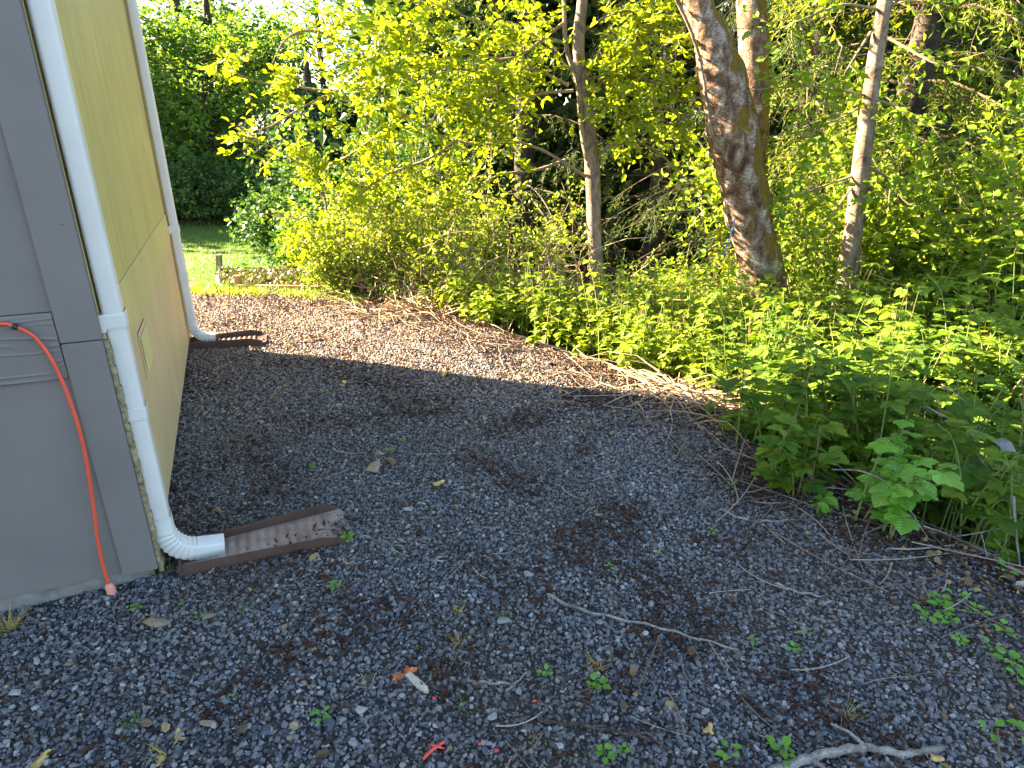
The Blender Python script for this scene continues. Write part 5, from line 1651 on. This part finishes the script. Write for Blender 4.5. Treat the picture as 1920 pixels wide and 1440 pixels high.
# blue cord hanging by the mossy trunk
tag(obj('blue_cord', tubes(Geo(), pix_branch([(1378, 410), (1370, 440), (1362, 462), (1358, 480)], 6.1, 6.1, 12), .006, 6), M['blue'], smooth=True), 'thin blue cord hanging left of the mossy trunk', 'cord')

# ------------------------------------------------------------------ conifers behind
def conifer(label, x, y, hgt, nb, lmax, z0=.2, seed=0, leafm='conifer'):
    zg = float(height(x, y))
    t = thing('conifer_tree', label, 'tree', (x, y, zg))
    rows = [(x, y, zg - .1, .2), (x + .05, y, zg + hgt * .5, .13), (x, y, zg + hgt, .02)]
    g, P, rad = trunk_mesh(rows, 24, 12, .03, seed)
    obj('trunk', g, M['grey_bark'], t, smooth=True)
    u = rng.random(nb)
    o = np.stack([np.full(nb, x), np.full(nb, y), zg + z0 + u * (hgt - z0)], 1)
    a = rng.uniform(0, 6.28, nb)
    d = np.stack([np.cos(a), np.sin(a), np.full(nb, .12)], 1)
    B, rad = branches(o, d, lmax * (1.05 - u) * rng.uniform(.7, 1.1, nb) + .3, 8, .02, .004, (0, 0, -.38), .06)
    gt, gl = Geo(), Geo()
    tubes(gt, B, rad, 4, rng.random(nb))
    q, T = along(B, 22, .15)
    side = norm(np.cross(T, np.array((0, 0, 1.))))
    sg = np.where(rng.random(len(q)) > .5, 1, -1)[:, None]
    dd = norm(T * .7 + side * sg * .7 + np.array((0, 0, -.55)) + rng.normal(size=q.shape) * .2)
    shoots_with_leaves(gt, gl, q, dd, rng.uniform(.2, .55, len(q)), 12, .085, .018, L_KITE, (0, 0, -.35), .003, .5, .6)
    obj('branches', gt, M['dark_twig'], t, kind='stuff')
    obj('needles', gl, M[leafm], t, kind='stuff')
    return t
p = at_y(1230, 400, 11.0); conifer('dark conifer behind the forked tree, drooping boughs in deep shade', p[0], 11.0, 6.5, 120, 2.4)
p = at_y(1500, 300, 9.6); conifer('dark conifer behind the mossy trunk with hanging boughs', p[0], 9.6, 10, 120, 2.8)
p = at_y(1700, 200, 8.3); conifer('conifer behind the slender tree with sunlit drooping sprays', p[0], 8.3, 9, 170, 2.3, leafm='sun_tinted_conifer')
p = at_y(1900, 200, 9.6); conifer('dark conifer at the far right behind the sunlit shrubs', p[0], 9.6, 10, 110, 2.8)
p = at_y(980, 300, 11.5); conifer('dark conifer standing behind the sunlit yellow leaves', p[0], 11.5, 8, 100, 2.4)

# ------------------------------------------------------------------ background left: lawn's end
def broad_tree(name, label, px, Y, hgt, r, nl, lmax, per, slen, leaf, llen, lwid, z0, nleaf=7, bark='grey_bark', lean=0.0, up=.45, cat='tree', twig='dark_twig', tmpl=L_KITE, group=None):
    x = at_y(px, 300, Y)[0]
    zg = float(height(x, Y))
    t = thing(name, label, cat, (x, Y, zg), group)
    rows = [(x, Y, zg - .1, r), (x + lean * .3, Y, zg + hgt * .35, r * .8), (x + lean * .8, Y, zg + hgt * .7, r * .5), (x + lean, Y, zg + hgt, r * .12)]
    g, P, rad = trunk_mesh(rows, 40, 12, .03, px)
    obj('trunk', g, M[bark], t, smooth=True)
    Pl = limbs(P, nl, zg + z0, zg + hgt * .97, lmax * .5, lmax, up, r * .28, 8, (0, 0, .06))
    crown_on(t, [Pl], per, slen, nleaf, llen, lwid, leaf, twig, tmpl, t0=.15)
    return t
broad_tree('alder_tree', 'tall thin dark stemmed tree against the sky at the upper left', 400, 19, 13, .13, 50, 3.4, 11, .9, 'far_leaf', .12, .055, 1.2, 8, lean=-1.0)
broad_tree('broadleaf_tree', 'mid green tree right beside the house downspout in the background', 330, 20, 3.9, .12, 70, 2.6, 24, .9, 'far_leaf', .15, .085, .4, 9, up=.12)
broad_tree('broadleaf_tree', 'pale green tree behind the ivy covered trunks', 490, 23, 4.1, .12, 70, 3.6, 26, .9, 'far_leaf', .16, .085, .5, 9)
broad_tree('broadleaf_tree', 'thin leaved tree against the sky above the ivy clad column', 620, 22, 11, .10, 50, 3.0, 13, .9, 'far_leaf', .13, .06, 1.5, 8)
broad_tree('broadleaf_tree', 'tall background tree behind the yellow leaves', 780, 20, 10, .12, 60, 3.2, 22, .8, 'far_leaf', .14, .08, .8, 9)
broad_tree('broadleaf_tree', 'low green tree at the end of the lawn behind the narrow ivy trunk', 400, 16.5, 3.9, .09, 50, 2.2, 22, .7, 'far_leaf', .12, .07, .3, 8)
broad_tree('broadleaf_tree', 'dark green tree at the back behind the thicket', 900, 16, 8, .12, 60, 2.8, 18, .7, 'dark_leaf', .13, .08, .5)
def ivy_column(label, px, Y, hgt, w, n, leaf='ivy_leaf', top=.7, zc=0.0):
    x = at_y(px, 300, Y)[0]
    zg = float(height(x, Y))
    t = thing('ivy_clad_tree', label, 'tree', (x, Y, zg))
    g, P, rad = trunk_mesh([(x, Y, zg - .1, .25), (x, Y, zg + hgt * .6, .2), (x + .1, Y, zg + hgt * 1.15, .05)], 30, 12, .04, px)
    obj('trunk', g, M['grey_bark'], t, smooth=True)
    u = rng.random(n)
    a = rng.uniform(0, 6.28, n)
    lump_ = 1 + .25 * np.sin(u * 17 + a * 2) + .18 * np.sin(a * 3 + u * 31)
    rr = w * np.minimum(1, (1 - u) * 2.6 + .15) * lump_ * np.sqrt(rng.uniform(.55, 1, n))
    q = np.stack([x + rr * np.cos(a), Y + rr * np.sin(a), zg + u * hgt], 1)
    out = np.stack([np.cos(a), np.sin(a), np.zeros(n)], 1)
    ld = norm(np.array((0, 0, -.8)) + out * .5 + rng.normal(size=(n, 3)) * .45)
    obj('ivy', leaves(Geo(), q, ld, norm(out + rng.normal(size=(n, 3)) * .4 + (0, 0, .4)), .12, .11, L_KITE), M[leaf], t, kind='stuff')
    return t
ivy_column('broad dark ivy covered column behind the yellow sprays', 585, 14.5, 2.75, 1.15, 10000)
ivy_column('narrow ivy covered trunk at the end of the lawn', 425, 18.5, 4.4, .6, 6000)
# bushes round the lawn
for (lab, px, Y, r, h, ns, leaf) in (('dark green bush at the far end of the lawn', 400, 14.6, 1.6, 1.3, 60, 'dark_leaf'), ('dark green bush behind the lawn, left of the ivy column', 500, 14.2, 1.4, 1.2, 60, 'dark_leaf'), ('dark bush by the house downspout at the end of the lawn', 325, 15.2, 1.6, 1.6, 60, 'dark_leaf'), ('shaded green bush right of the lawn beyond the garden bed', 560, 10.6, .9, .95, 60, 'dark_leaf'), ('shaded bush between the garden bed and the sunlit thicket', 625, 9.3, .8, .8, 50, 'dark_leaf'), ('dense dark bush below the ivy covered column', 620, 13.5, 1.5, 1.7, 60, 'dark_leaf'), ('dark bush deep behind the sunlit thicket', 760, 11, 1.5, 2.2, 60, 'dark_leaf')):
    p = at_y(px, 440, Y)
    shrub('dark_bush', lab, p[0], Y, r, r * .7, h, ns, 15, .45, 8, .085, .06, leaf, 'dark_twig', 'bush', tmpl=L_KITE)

# ------------------------------------------------------------------ woods that close the view, and the treeline left of the house
def wood_mass(name, label, n, box_, leaf, size, k=None):
    (x0, x1), (y0, y1), (z0, z1) = box_
    c = np.stack([rng.uniform(x0, x1, n // 60), rng.uniform(y0, y1, n // 60), rng.uniform(z0, z1, n // 60)], 1)
    i = rng.integers(0, len(c), n)
    q = c[i] + rng.normal(size=(n, 3)) * np.array((.55, .55, .4))
    if k is not None:
        q = q[k(q)]
    m = len(q)
    g = leaves(Geo(), q, norm(rnd_dir(m) + (0, 0, -.3)), norm(rnd_dir(m, .7)), rng.uniform(.7, 1.3, m) * size, rng.uniform(.5, .8, m) * size, L_KITE)
    return tag(obj(name, g, M[leaf], kind='stuff'), label, 'woods')
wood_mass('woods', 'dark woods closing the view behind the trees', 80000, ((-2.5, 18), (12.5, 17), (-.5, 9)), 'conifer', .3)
wood_mass('woods', 'green woods far behind the lawn', 16000, ((-26, -2), (27, 34), (0, 3.2)), 'far_leaf', .26)
wood_mass('treeline', 'trees behind the house that shade the lawn', 26000, ((-17.5, -11), (14.4, 22), (-.3, 4.3)), 'far_leaf', .3)
